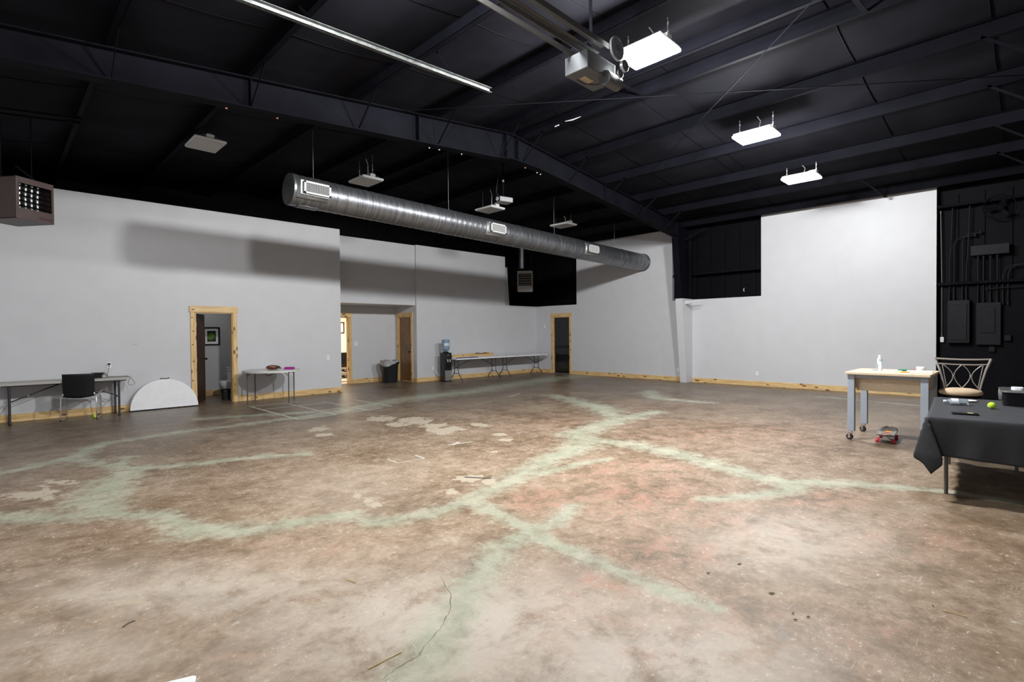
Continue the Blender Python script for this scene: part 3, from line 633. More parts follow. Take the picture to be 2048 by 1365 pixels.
obj('liner', MB().lathe([(0.113, 0.19), (0.118, 0.25), (0.10, 0.255)], n=20, caps=False), black_gloss, bn)

# ================================================================== BRIGHT ROOM BEHIND DOOR 2
struct('wall_back_room_far', MB().box((6.4, 18.2, 0), (15.0, 18.3, 2.6)), cream_wall)
struct('wall_back_room_left', MB().box((6.4, 15.22, 0), (6.5, 18.2, 2.6)), cream_wall)
struct('wall_back_room_right', MB().box((10.6, 15.22, 0), (10.7, 18.2, 2.6)), cream_wall)
struct('floor_back_room', MB().box((6.5, 15.2, 0.0), (10.6, 18.2, 0.006)), room_floor)
rl = thing('ceiling_lamp', 'warm ceiling lamp inside the bright back room', 'lamp', (8.4, 16.9, 2.6))
obj('lamp_pan', MB().box((-0.6, -0.15, -0.05), (0.6, 0.15, 0)), fixture_white, rl)
obj('lamp_lens', MB().box((-0.58, -0.13, -0.08), (0.58, 0.13, -0.05)), mat('warm_lens', (0.9, 0.85, 0.75), 0.4, emit=(1, 0.86, 0.68), estr=6), rl)
ld = bpy.data.lights.new('ceiling_lamp_light', 'AREA'); ld.energy = 95; ld.size = 1.1; ld.size_y = 0.25; ld.shape = 'RECTANGLE'; ld.color = (1, 0.87, 0.70)
lo = bpy.data.objects.new('ceiling_lamp_light', ld); link(lo, rl); lo.location = (0, 0, -0.10)
pf = thing('wall_picture', 'small dark framed picture in the bright back room', 'picture', (9.10, 18.2, 1.80))
fr = MB()
for a, b in (((-0.19, -0.025, 0.17), (0.19, 0, 0.21)), ((-0.19, -0.025, -0.21), (0.19, 0, -0.17)), ((-0.19, -0.025, -0.17), (-0.15, 0, 0.17)), ((0.15, -0.025, -0.17), (0.19, 0, 0.17))): fr.box(a, b)
obj('frame', fr, stain, pf); obj('picture_sheet', MB().box((-0.15, -0.01, -0.17), (0.15, -0.002, 0.17)), paper, pf)
dk = thing('desk', 'white topped desk in the bright back room', 'desk', (9.1, 17.75, 0))
obj('desk_top', MB().box((-0.6, -0.32, 0.72), (0.6, 0.32, 0.75)), white_plastic, dk, bevel=0.005)
for sx in (-0.55, 0.55):
    for sy in (-0.28, 0.28): obj('leg', MB().box((sx-0.02, sy-0.02, 0), (sx+0.02, sy+0.02, 0.72)), white_plastic, dk)
oc = thing('office_chair', 'black office chair seen through the bright doorway', 'chair', (8.62, 16.95, 0.0), 0.3)
obj('backrest', MB().box((-0.24, -0.05, 0.48), (0.24, 0.03, 0.92)), black_plastic, oc, bevel=0.03)
obj('seat', MB().box((-0.24, 0.0, 0.40), (0.24, 0.46, 0.48)), black_plastic, oc, bevel=0.03)
for k in range(4):
    obj('leg', MB().cyl((0.2*(1 if k % 2 else -1), 0.04 if k < 2 else 0.42, 0), (0.18*(1 if k % 2 else -1), 0.04 if k < 2 else 0.42, 0.41), 0.014, n=8), amber, oc)
sr = thing('shoe_rack', 'low two tier rack in the bright back room', 'rack', (8.28, 16.0, 0))
for z in (0.10, 0.30):
    obj('rack_shelf', MB().box((-0.4, -0.12, z), (0.4, 0.12, z+0.015)), white_plastic, sr)
for sx in (-0.39, 0.39): obj('rack_side', MB().box((sx-0.01, -0.12, 0), (sx+0.01, 0.12, 0.45)), white_plastic, sr)
for i in range(3):
    for z, nm in ((0.115, 'lower'), (0.315, 'upper')):
        x = 8.14+0.14*i
        mb = MB().box((-0.04, -0.10, 0), (0.04, 0.10, 0.035)); mb.box((-0.038, 0.0, 0.035), (0.038, 0.10, 0.085))
        so = tag(obj('shoe', mb, black_plastic if (i+int(z*10)) % 2 else brown_leather, loc=(x, 16.0, z+0.002), bevel=0.01), '%s dark shoe on %s shelf of the back room rack' % (('leftmost', 'middle', 'rightmost')[i], nm), 'shoe', 'shoes on the back room rack')

# ================================================================== ELECTRIC WALL PLATES
def plate(name, label, p, nrm, kind, group=None):
    t = thing(name, label, 'outlet' if kind == 'outlet' else 'switch', p, 0)
    n = Vector(nrm); sx = Vector((0, 0, 1)).cross(n)
    M_ = Matrix(((sx.x, n.x, 0, 0), (sx.y, n.y, 0, 0), (0, 0, 1, 0), (0, 0, 0, 1)))
    wd = 0.058 if kind == 'double' else 0.036
    obj('cover', MB().box((-wd, 0, -0.058), (wd, 0.006, 0.058), M_), white_plastic, t, bevel=0.002)
    if kind == 'outlet':
        for z in (-0.022, 0.022):
            s_ = obj('socket', MB().box((-0.017, 0.006, z-0.014), (0.017, 0.009, z+0.014), M_), fixture_white, t)
            obj('slot', MB().box((-0.008, 0.009, z-0.005), (-0.005, 0.0095, z+0.006), M_).box((0.005, 0.009, z-0.005), (0.008, 0.0095, z+0.006), M_), black_plastic, s_)
    else:
        for u in ((-0.023, 0.023) if kind == 'double' else (0,)): obj('toggle', MB().box((u-0.016, 0.006, -0.033), (u+0.016, 0.012, 0.033), M_), fixture_white, t, bevel=0.002)
    return t
plate('wall_outlet', 'white outlet above the folding table with a cord plugged in', (1.64, 13.15, 0.97), (0, -1, 0), 'outlet')
plate('light_switch', 'white switch low on grey wall beside the alcove corner', (6.25, 13.15, 0.94), (0, -1, 0), 'switch')
plate('light_switch', 'white double switch on alcove wall beside the bright doorway', (8.11, 15.1, 1.25), (0, -1, 0), 'double')
plate('wall_outlet', 'white outlet with plug behind the water cooler', (10.17, 13.87, 0.42), (0, -1, 0), 'outlet')
plate('wall_outlet', 'white outlet beneath the far white folding table', (13.55, 13.87, 0.40), (0, -1, 0), 'outlet')
plate('light_switch', 'white switch left of the black door', (15.2, 13.42, 1.80), (-1, 0, 0), 'switch')
plate('wall_outlet', 'white outlet just left of the grey steel column', (15.2, 7.88, 0.36), (-1, 0, 0), 'outlet')
plate('wall_outlet', 'white outlet on right wall between column and rolling table', (15.2, 5.48, 0.36), (-1, 0, 0), 'outlet')
tag(obj('wall_scuff', MB().box((2.04, 13.146, 1.375), (2.12, 13.15, 1.383)), mat('scuff_grey', (0.3, 0.3, 0.3), 0.8)), 'short dark scuff on grey wall above the half round table', 'scuff')
# small white bracket on the grey column
bk = thing('shelf_bracket', 'small white folded bracket at top of the grey column', 'bracket', (14.72, 7.38, 2.40))
obj('bracket_arm', MB().box((-0.02, -0.52, 0.05), (0.03, 0.0, 0.065)), white_plastic, bk)
obj('bracket_strut', MB().prism([(0.0, -0.05), (-0.04, -0.02), (-0.48, 0.05), (0.0, 0.05)], lambda u, v, s: (s, u, v), -0.004, 0.004), paint, bk)

# ================================================================== LAMPS
def fixture(loc, lit, label, group, top, output=1.0):
    t = thing('high_bay_lamp', label, 'lamp', loc, 0, group)
    x, y, z = loc
    if lit:      # wrap-round diffuser
        obj('housing', MB().box((-0.235, -0.31, 0.015), (0.235, 0.31, 0.05)), fixture_white, t, bevel=0.008)
        obj('lens', MB().box((-0.25, -0.325, -0.03), (0.25, 0.325, 0.015)), lens_on, t, bevel=0.012)
    else:
        obj('housing', MB().box((-0.25, -0.325, 0.0), (0.25, 0.325, 0.045)), fixture_white, t, bevel=0.012)
        obj('lens', MB().box((-0.235, -0.31, -0.012), (0.235, 0.31, 0.0)), lens_off, t, bevel=0.004)
    obj('driver_box', MB().box((-0.06, -0.30, 0.045), (0.06, -0.16, 0.11)), fixture_white, t, bevel=0.004)
    for sy in (-0.28, 0.28):
        ch = MB(); h = top - z - 0.12; n = max(4, int(h/0.045))
        for i in range(n):
            zz = 0.12+h*(i+0.5)/n; a = 0.010 if i % 2 else 0.004; b = 0.004 if i % 2 else 0.010
            ch.box((-a, sy-b, zz-0.42*h/n), (a, sy+b, zz+0.42*h/n))
        ch_o = obj('hanging_chain', ch, galv, t)
        obj('v_hook', MB().tube([(-0.2, sy, 0.045), (0, sy, 0.125), (0.2, sy, 0.045)], 0.0035, 6), galv, ch_o)
    h = top - z
    obj('power_cable', MB().tube([(0.02, -0.05, 0.045), (0.03, -0.04, h*0.35), (0.01, -0.07, h*0.7), (0.0, -0.02, h*0.95)], 0.007, 6), white_plastic if not lit else cord_grey, t)
    if lit:
        for typ, e, dz in (('POINT', LAMP_POINT, -0.14), ('AREA', LAMP_AREA, -0.03)):
            l = bpy.data.lights.new('high_bay_light', typ); l.energy = e*output; l.color = LAMP_COLOR
            if typ == 'POINT': l.shadow_soft_size = 0.20
            else: l.shape = 'RECTANGLE'; l.size = 0.44; l.size_y = 0.58
            o_ = bpy.data.objects.new('high_bay_light', l); link(o_, t); o_.location = (0, 0, dz)
    return t
for x, y, z, w_, lb in ((2.60, 3.46, 5.02, 0.80, 'lit high bay lamp nearest the overhead door, above the camera view'), (5.90, 3.45, 5.08, 1.18, 'lit high bay lamp beside the door opener, largest of the three'),
                    (9.56, 3.46, 4.99, 0.74, 'lit high bay lamp, middle of the three glowing ones'), (12.12, 3.47, 4.77, 0.035, 'lit high bay lamp farthest away, near the right wall')):
    fixture((x, y, z), True, lb, 'lit high bay lamps', zr(x)+0.01, w_)
for x, y, z, lb in ((2.70, 10.30, 4.90, 'unlit white high bay lamp left of the duct end'), (5.83, 10.33, 4.89, 'unlit white high bay lamp just above the near half of duct'),
                    (9.36, 10.17, 4.81, 'unlit white high bay lamp hanging below the projector'), (12.14, 9.95, 4.75, 'unlit white high bay lamp farthest along the duct')):
    fixture((x, y, z), False, lb, 'unlit high bay lamps', zr(x)+0.02)

# ================================================================== DUCT
register_white = mat('register_white_enamel', (0.55, 0.55, 0.54), 0.5, var=0.03)
def build_duct():
    p0 = Vector((3.66, 9.1, 4.07)); p1 = Vector((15.195, 9.1, 3.835)); d = p1-p0; Ld = d.length; dn = d.normalized()
    t = thing('spiral_duct', 'long galvanised spiral air duct hanging beneath the roof', 'duct', tuple(p0))
    R = 0.268
    yv = Vector((0, 1, 0)); uv = dn.cross(yv)*-1
    if uv.z < 0: uv = -uv
    # tube with a fine spiral rib: radius steps out along the seam
    n = 40; step = 0.03; m = int(Ld/step); vs_ = []; fs = []
    for j in range(m+1):
        s = Ld*j/m
        for i in range(n):
            a = 2*PI*i/n; ph = (s/0.15 - i/n) % 1.0
            r = R + (0.005 if ph < 0.22 else 0.0)
            vs_.append(dn*s + yv*(-r*math.cos(a)) + uv*(r*math.sin(a)))
    for j in range(m):
        for i in range(n): fs.append((j*n+i, j*n+(i+1) % n, (j+1)*n+(i+1) % n, (j+1)*n+i))
    mb = MB()._add(vs_, fs, True); obj('duct_shell', mb, duct_metal, t)
    cap = MB().cyl(dn*-0.012, dn*0.10, R+0.006, n=40); obj('end_cap', cap, duct_metal, t)
    for s in (2.9, 5.6, 8.0, 10.2): obj('joint_band', MB().cyl(dn*(s-0.02), dn*(s+0.02), R+0.008, n=40), duct_metal, t)
    obj('wall_collar', MB().cyl(dn*(Ld-0.05), dn*(Ld-0.005), R+0.02, n=40), duct_metal, t)
    # saddle plate under the near end
    def saddle(s0, s1, a0, a1, rr):
        mb = MB()
        def fn(u, v):
            a = a0+(a1-a0)*v; return dn*(s0+(s1-s0)*u)+yv*(-rr*math.cos(a))+uv*(rr*math.sin(a))
        return mb.quadgrid(fn, 1, 14)
    obj('underside_saddle', saddle(0.13, 0.48, -PI*0.62, -PI*0.38, R+0.014), galv, t, solid=0.01)
    # registers
    for xr in (4.03, 8.36, 12.08):
        s = xr-3.66; a = math.radians(2)
        c = dn*s+yv*(-(R+0.045)*math.cos(a))+uv*((R+0.045)*math.sin(a))
        Mx = Matrix(((dn.x, 0, uv.x, c.x), (dn.y, -1, uv.y, c.y), (dn.z, 0, uv.z, c.z), (0, 0, 0, 1)))
        Mx = Matrix(((dn.x, -yv.x, uv.x, c.x), (dn.y, -yv.y, uv.y, c.y), (dn.z, -yv.z, uv.z, c.z), (0, 0, 0, 1)))
        reg = MB(); wd, ht = 0.24, 0.105
        for a_, b_ in (((-wd, -0.004, ht-0.028), (wd, 0.012, ht)), ((-wd, -0.004, -ht), (wd, 0.012, -ht+0.028)), ((-wd, -0.004, -ht), (-wd+0.032, 0.012, ht)), ((wd-0.032, -0.004, -ht), (wd, 0.012, ht))): reg.box(a_, b_, Mx)
        ro = obj('register_frame', reg, register_white, t)
        obj('register_dark_core', MB().box((-wd+0.03, -0.03, -ht+0.026), (wd-0.03, -0.012, ht-0.026), Mx), black_plastic, ro)
        obj('register_boot', MB().box((-wd-0.045, -0.11, -ht-0.02), (wd-0.01, -0.03, ht+0.02), Mx), galv, ro, bevel=0.006)
        nb = 21
        for k in range(nb):
            u = -wd+0.04+(2*wd-0.08)*k/(nb-1)
            obj('register_blade', MB().box((u-0.002, -0.012, -ht+0.026), (u+0.002, 0.004, ht-0.026), Mx), register_white, ro)
        obj('register_saddle', saddle(s-wd-0.10, s+wd-0.02, math.radians(-40), math.radians(38), R+0.009), galv, ro, solid=0.006)
    # hanging wires up to the purlins
    for xw in (4.09, 7.13, 10.7, 13.55):
        s = xw-3.66; b = dn*s+uv*(R+0.005); top = zr(xw)+0.01-p0.z
        obj('hanger_wire', MB().tube([b+Vector((-0.01, -0.02, 0)), (b.x, 0, b.z+0.25), (b.x, 0, top)], 0.005, 6), galv, t)
        obj('hanger_strap', MB().cyl(dn*(s-0.012), dn*(s+0.012), R+0.007, n=36), galv, t)
    return t
build_duct()

# ================================================================== OVERHEAD DOOR GEAR
track_m = mat('track_galvanised', (0.13, 0.135, 0.13), 0.5, 0.7, var=0.5, scale=6, stretch=(2, 6, 6))
tr = thing('door_track', 'perforated galvanised overhead door track hanging at upper left', 'track', (0, 5.25, 0))
pA, pB = Vector((-0.65, 0, 4.595)), Vector((4.86, 0, 4.862))
obj('track_web', MB().bar(pA+Vector((0, 0.018, 0)), pB+Vector((0, 0.018, 0)), 0.004, 0.06), track_m, tr)
obj('track_lip', MB().bar(pA+Vector((0, -0.004, -0.03)), pB+Vector((0, -0.004, -0.03)), 0.05, 0.004), track_m, tr)
obj('track_lip', MB().bar(pA+Vector((0, -0.004, 0.03)), pB+Vector((0, -0.004, 0.03)), 0.05, 0.004), track_m, tr)
obj('angle_stiffener', MB().bar(pA+Vector((0.1, 0.045, 0.03)), pB+Vector((-0.02, 0.045, 0.03)), 0.05, 0.004), track_m, tr)
dn = (pB-pA).normalized()
for k in range(68):
    c = pA+dn*(2.1+0.05*k)+Vector((0, -0.006, -0.0325)); obj('slot_hole', MB().bar(c, c+dn*0.028, 0.009, 0.002), black_plastic, tr)
for s in (3.1, 4.9):
    c = pA+dn*s; obj('track_hanger', MB().bar((c.x, 0.045, c.z+0.03), (c.x-0.1, 0.25, zr(c.x)+0.02), 0.03, 0.004, (1, 0, 0)), black_steel, tr)
op = thing('door_opener', 'overhead door opener with grey motor box, rails and large pulley', 'door opener', (0, 3.4, 0))
for y0 in (-0.06, 0.06):
    obj('rail', MB().bar((-0.65, y0, 4.50), (4.62, y0, 4.50), 0.012, 0.055), leg_mid, op)
    obj('rail_angle', MB().bar((-0.65, y0*1.6, 4.53), (4.62, y0*1.6, 4.53), 0.05, 0.006), leg_mid, op)
obj('upper_rail', MB().bar((-0.65, -0.10, 4.66), (4.75, -0.10, 4.66), 0.10, 0.01), leg_mid, op)
obj('upper_rail_web', MB().bar((-0.65, -0.15, 4.635), (4.75, -0.15, 4.635), 0.008, 0.06), leg_mid, op)
grey_box = mat('opener_grey', (0.10, 0.105, 0.11), 0.5, 0.2, var=0.1)
bd = obj('motor_box', MB().box((4.36, -0.16, 4.28), (4.86, 0.14, 4.47)), grey_box, op, bevel=0.008)
obj('rating_sticker', MB().box((4.50, -0.02, 4.276), (4.66, 0.06, 4.279)), mat('sticker_beige', (0.42, 0.33, 0.22), 0.6), bd)
obj('motor', MB().cyl((4.66, -0.16, 4.27), (4.90, -0.16, 4.27), 0.075, n=20), grey_box, op)
obj('mount_post', MB().box((4.50, -0.05, 4.47), (4.58, 0.08, 4.62)), black_steel, op)
obj('hanger_angle', MB().bar((4.62, -0.02, 4.5), (4.60, -0.02, zr(4.6)), 0.04, 0.006, (1, 0, 0)), black_steel, op)
def pulley(nm, c, r, th, m_):
    mb = MB().cyl((c[0], c[1]-th/2, c[2]), (c[0], c[1]+th/2, c[2]), r, n=32)
    o_ = obj(nm, mb, m_, op)
    obj('pulley_hub', MB().cyl((c[0], c[1]-th/2-0.012, c[2]), (c[0], c[1]-th/2, c[2]), r*0.3, n=16), leg_mid, o_)
    obj('pulley_rim', MB().tube(arc((c[0], c[1]-th/2, c[2]), r*0.93, 0, 2*PI*39/40, 39), 0.006, 6, closed=True), galv, o_)
pulley('large_pulley', (4.83, -0.20, 4.62), 0.125, 0.02, truck_metal)
pulley('small_pulley', (4.88, -0.26, 4.43), 0.062, 0.03, truck_metal)
pulley('motor_pulley', (4.78, -0.27, 4.31), 0.045, 0.02, truck_metal)
obj('control_cable', MB().tube([(4.5, 0.1, 4.285), (4.58, 0.05, 4.245), (4.68, -0.04, 4.24), (4.74, -0.14, 4.26)], 0.005, 6), black_rubber, op)

# ================================================================== PROJECTOR AND HEATERS
pj = thing('projector', 'small grey ceiling projector on a black pole', 'projector', (8.35, 8.62, 4.60), math.radians(-14))
obj('projector_body', MB().box((-0.16, -0.14, -0.055), (0.18, 0.14, 0.055)), mat('projector_grey', (0.24, 0.24, 0.25), 0.4), pj, bevel=0.012)
fp = MB().box((-0.166, -0.12, -0.045), (-0.160, 0.12, 0.045)); obj('front_panel', fp, black_plastic, pj)
lr = obj('lens_barrel', MB().cyl((-0.16, -0.075, 0.0), (-0.20, -0.075, 0.0), 0.042, n=24), black_plastic, pj)
obj('lens_ring', MB().tube(arc((-0.20, -0.075, 0), 0.038, 0, 2*PI*23/24, 23, (0, 1, 0), (0, 0, 1)), 0.007, 6, closed=True), white_plastic, lr)
obj('mount_plate', MB().box((-0.10, -0.10, 0.06), (0.10, 0.10, 0.075)), black_steel, pj)
obj('mount_pole', MB().cyl((0, 0, 0.07), (0, 0, zr(8.3)-4.60), 0.019, n=12), black_steel, pj)
obj('pole_collar', MB().cyl((0, 0, 0.42), (0, 0, 0.47), 0.03, n=12), galv, pj)
obj('hanging_cord', MB().tube([(0.05, 0.1, 0.06), (-0.10, 0.16, 0.2), (-0.08, 0.1, 0.5), (0, 0.02, 0.85)], 0.006, 6), black_rubber, pj)

def heater(nm, label, loc, rz, W, H, D, m_, tubes):
    """front faces local -Y, origin at bottom centre"""
    t = thing(nm, label, 'heater', loc, rz)
    sh = MB(); th = 0.012
    sh.box((-W/2, 0, 0), (-W/2+th, D, H)); sh.box((W/2-th, 0, 0), (W/2, D, H)); sh.box((-W/2, 0, 0), (W/2, D, th)); sh.box((-W/2, 0, H-th), (W/2, D, H)); sh.box((-W/2, D-th, 0), (W/2, D, H))
    obj('cabinet', sh, m_, t)
    f0, f1 = 0.26*H, 0.86*H
    ff = MB(); ff.box((-W/2, -0.012, f1), (W/2, 0, H)); ff.box((-W/2, -0.012, 0), (W/2, 0, f0)); ff.box((-W/2, -0.012, f0), (-W/2+0.035, 0, f1)); ff.box((W/2-0.03, -0.012, f0), (W/2, 0, f1))
    obj('front_frame', ff, m_, t)
    obj('dark_core', MB().box((-W/2+0.03, 0.14, f0-0.02), (W/2-0.03, 0.16, f1+0.02)), black_plastic, t)
    for k in range(5):
        z = f0+(f1-f0)*(k+0.5)/5
        obj('louver', MB().bar((-W/2+0.036, 0.015, z), (W/2-0.031, 0.015, z), 0.03, 0.004, (0, 0.5, 1)), m_ if not tubes else black_steel, t)
    if tubes:
        for k in range(4):
            x = -W/2+0.098+k*0.080; obj('heat_tube', MB().tube([(x, 0.07, f0-0.01), (x, 0.075, (f0+f1)/2), (x, 0.06, f1+0.01)], 0.016, 10), tube_pale, t)
        obj('name_badge', MB().box((0.05, -0.016, 0.035), (W/2-0.02, -0.012, 0.07)), mat('badge_dark', (0.03, 0.008, 0.006), 0.5, var=0.6, scale=90), t)
        obj('corner_trim', MB().box((-W/2-0.004, -0.016, 0), (-W/2+0.02, 0.004, H)), heater_brown, t, bevel=0.003)
    return t
ht = heater('unit_heater', 'brown unit heater with louvers hanging at upper left', (0.45, 10.0, 3.19), math.radians(36), 0.50, 0.575, 0.62, heater_brown, True)
for sx in (-0.2, 0.2): obj('hanger_rod', MB().cyl((sx, 0.3, 0.575), (sx, 0.3, 1.575), 0.008, n=8), black_steel, ht)
for sx in (-0.2, 0.2):
    Pw = Matrix.Rotation(math.radians(36), 4, 'Z') @ Vector((sx, 0.3, 0)); Mi = Matrix.Rotation(math.radians(-36), 4, 'Z')
    obj('hanger_channel', MB().bar(Mi @ Vector((-0.45-0.45, Pw.y, zr(-0.45)-3.19-0.014)), Mi @ Vector((1.0-0.45, Pw.y, zr(1.0)-3.19-0.014)), 0.03, 0.028), black_steel, ht)
obj('gas_pipe', MB().tube([(0.18, 0.25, 0.575), (0.18, 0.25, 0.66), (-0.20, 0.05, 0.72)], 0.014, 8), black_steel, ht)
obj('side_tag', MB().box((-0.255, 0.33, 0.02), (-0.251, 0.35, 0.14)), white_plastic, ht)
h2 = heater('unit_heater', 'grey and tan unit heater hanging before the black corner notch', (13.0, 12.38, 3.0), math.radians(-49), 0.52, 0.69, 0.5, heater_tan, False)
obj('flue_pipe', MB().cyl((-0.12, 0.36, 0.60), (-0.12, 0.36, zr(13)-3.0+0.1), 0.075, n=16), mat('flue_grey', (0.10, 0.10, 0.11), 0.45, 0.5), h2)
obj('draft_hood', MB().box((-0.22, 0.2, 0.69), (0.16, 0.46, 0.80)), black_steel, h2)
for sx in (-0.22, 0.22): obj('hanger_rod', MB().cyl((sx, 0.1, 0.69), (sx, 0.1, zr(13)-3.0-0.01), 0.008, n=8), black_steel, h2)
Mi = Matrix.Rotation(math.radians(49), 4, 'Z')
for k, sx in enumerate((-0.22, 0.22)):
    Pw = Matrix.Rotation(math.radians(-49), 4, 'Z') @ Vector((sx, 0.1, 0))
    a = Mi @ Vector((12.2-13.0, Pw.y, zr(12.2)-3.0-0.014)); b = Mi @ Vector((13.55-13.0, Pw.y, zr(13.55)-3.0-0.014))
    obj('hanger_channel', MB().bar(a, b, 0.03, 0.028), black_steel, h2)

# ================================================================== LEFT WALL FURNITURE
def rrect(w_, h_, r, n=5):
    out = []
    for cx, cy, a0 in ((w_/2-r, h_/2-r, 0), (-w_/2+r, h_/2-r, PI/2), (-w_/2+r, -h_/2+r, PI), (w_/2-r, -h_/2+r, 1.5*PI)):
        out += [(cx+r*math.cos(a0+PI/2*i/n), cy+r*math.sin(a0+PI/2*i/n)) for i in range(n+1)]
    return out
def flat(u, v, s): return (u, v, s)
ft = thing('folding_table', 'long grey folding table with black legs against the left wall', 'table', (0.96, 12.835, 0))
obj('table_top', MB().prism(rrect(1.90, 0.58, 0.05), flat, 0.698, 0.742), grey_plastic, ft, bevel=0.008)
obj('top_apron', MB().box((-0.88, -0.25, 0.68), (0.88, 0.25, 0.698)), leg_grey, ft)
for sx in (-0.78, 0.76):
    for sy in (-0.23, 0.23):
        lg = obj('leg', MB().tube([(sx, sy, 0.69), (sx, sy, 0.0)], 0.019, 10), leg_grey, ft)
        obj('foot_cap', MB().cyl((sx, sy, 0), (sx, sy, 0.03), 0.022, n=10), black_rubber, lg)
    obj('cross_rail', MB().tube([(sx, -0.23, 0.36), (sx, 0.23, 0.36)], 0.012, 8), leg_grey, ft)
    s = 1 if sx < 0 else -1
    br = obj('diagonal_brace', MB().tube([(sx, 0, 0.38), (sx+0.42*s, 0, 0.56), (sx+0.72*s, 0, 0.685)], 0.012, 8), leg_grey, ft)
    obj('brace_lock', MB().cyl((sx+0.25*s, -0.016, 0.488), (sx+0.25*s, 0.016, 0.488), 0.012, n=8), chrome, br)
# black device with cord
dv = thing('radio', 'black and silver desktop device on the grey folding table', 'device', (1.43, 12.84, 0.742), math.radians(-6))
obj('device_body', MB().prism([(-0.14, 0), (0.14, 0), (0.14, 0.05), (0.10, 0.10), (-0.10, 0.105), (-0.14, 0.03)], lambda u, v, s: (u, s, v), -0.09, 0.09), black_plastic, dv, bevel=0.008)
obj('silver_bezel', MB().box((0.06, -0.10, 0.008), (0.13, -0.09, 0.06)), brushed, dv)
obj('device_dial', MB().cyl((0.095, -0.10, 0.075), (0.095, -0.085, 0.075), 0.018, n=14), chrome, dv)
cd_ = obj('power_cord', MB().tube([(1.64, 13.135, 0.99), (1.635, 13.06, 0.96), (1.61, 12.98, 0.86), (1.58, 12.93, 0.77), (1.60, 12.86, 0.748), (1.70, 12.82, 0.748), (1.80, 12.80, 0.752), (1.88, 12.78, 0.756), (1.93, 12.76, 0.735), (1.965, 12.74, 0.67), (2.0, 12.72, 0.60), (1.96, 12.72, 0.575), (1.90, 12.73, 0.58), (1.885, 12.74, 0.62), (1.91, 12.75, 0.70), (1.925, 12.77, 0.744), (1.86, 12.83, 0.749), (1.70, 12.88, 0.748), (1.60, 12.89, 0.75)], 0.0055, 7), cord_grey)
tag(cd_, 'thin grey power cord looping off the end of grey folding table', 'cord')
obj('plug', MB().box((1.62, 13.105, 0.975), (1.66, 13.141, 1.01)), black_plastic, cd_, bevel=0.005)
# chair
ch = thing('stacking_chair', 'black plastic chair with chrome sled legs facing the left wall', 'chair', (1.16, 12.70, 0), math.radians(-14))
def back_fn(u, v):
    x = -0.235+0.47*u; z = 0.44+0.42*v
    side = (2*u-1)
    y = -0.24-0.02*v-0.03*(1-side*side)+0.02*side*side
    if v < 0.2: z -= 0.03*(1-side*side)*(1-v/0.2)
    return (x*(1-0.03*(1-v)), y, z)
obj('backrest', MB().quadgrid(back_fn, 12, 10), black_plastic, ch, solid=0.016, bevel=0.004)
obj('seat', MB().quadgrid(lambda u, v: (-0.225+0.45*u, -0.22+0.45*v, 0.455-0.02*math.sin(PI*u)*math.sin(PI*v)+(0.02 if v > 0.95 else 0)*-1), 10, 10), black_plastic, ch, solid=0.02, bevel=0.004)
for sx in (-0.255, 0.255):
    xi = sx*0.88
    fr_ = obj('sled_leg', MB().tube([(xi, -0.23, 0.50), (xi*1.05, -0.235, 0.46), (sx, -0.25, 0.43), (sx*1.02, -0.285, 0.05), (sx*1.02, -0.275, 0.018), (sx*1.02, -0.24, 0.012), (sx*1.02, 0.22, 0.012), (sx*1.02, 0.255, 0.018), (sx*1.02, 0.262, 0.05), (sx, 0.235, 0.40), (xi, 0.20, 0.438), (xi*0.6, 0.19, 0.438)], 0.0105, 8), chrome, ch)
    for yy in (-0.24, 0.22): obj('glide', MB().box((sx*1.02-0.014, yy-0.022, 0.0), (sx*1.02+0.014, yy+0.022, 0.016)), black_rubber, fr_, bevel=0.004)
    obj('back_bolt', MB().cyl((xi, -0.255, 0.485), (xi, -0.235, 0.485), 0.011, n=10), chrome, ch)
def ball(loc, label):
    o = obj('tennis_ball', MB().ellipsoid((0, 0, 0), 0.033, 0.033, 0.033, 20, 14), ball_green, loc=loc); tag(o, label, 'ball', 'tennis balls')
    sp = [(0.0332*math.cos(t)*math.sqrt(1-(0.45*math.sin(2*t))**2), 0.0332*math.sin(t)*math.sqrt(1-(0.45*math.sin(2*t))**2), 0.0332*0.45*math.sin(2*t)) for t in [2*PI*i/40 for i in range(40)]]
    obj('ball_seam', MB().tube(sp, 0.0011, 5, closed=True), label_white, o)
    return o
ball((1.34, 12.58, 0.033), 'lime tennis ball on the floor under the black chair')
# folded half round table leaning on the wall
hr = thing('folded_round_table', 'white round table folded in half, leaning against the left wall', 'table', (2.56, 13.03, 0))
tilt = math.radians(4.0)
def lean(u, v, s): return (u, s+v*math.sin(tilt), v*math.cos(tilt)+0.012)
half = [(0.61*math.cos(PI*i/40), 0.61*math.sin(PI*i/40)+0.012) for i in range(41)]
obj('near_leaf', MB().prism(half, lean, -0.055, -0.012), white_plastic, hr, bevel=0.006)
obj('far_leaf', MB().prism(half, lean, 0.004, 0.040), white_plastic, hr, bevel=0.006)
for k in range(9):
    x = -0.56+0.14*k; obj('hinge_block', MB().box((x-0.045, -0.045, 0.0), (x+0.045, 0.035, 0.022)), black_plastic, hr)
obj('carry_handle', MB().tube([lean(-0.075, 0.622, -0.02), lean(-0.06, 0.640, -0.045), lean(0.0, 0.628, -0.055), lean(0.07, 0.632, -0.045), lean(0.085, 0.645, -0.02)], 0.009, 8), black_plastic, hr)
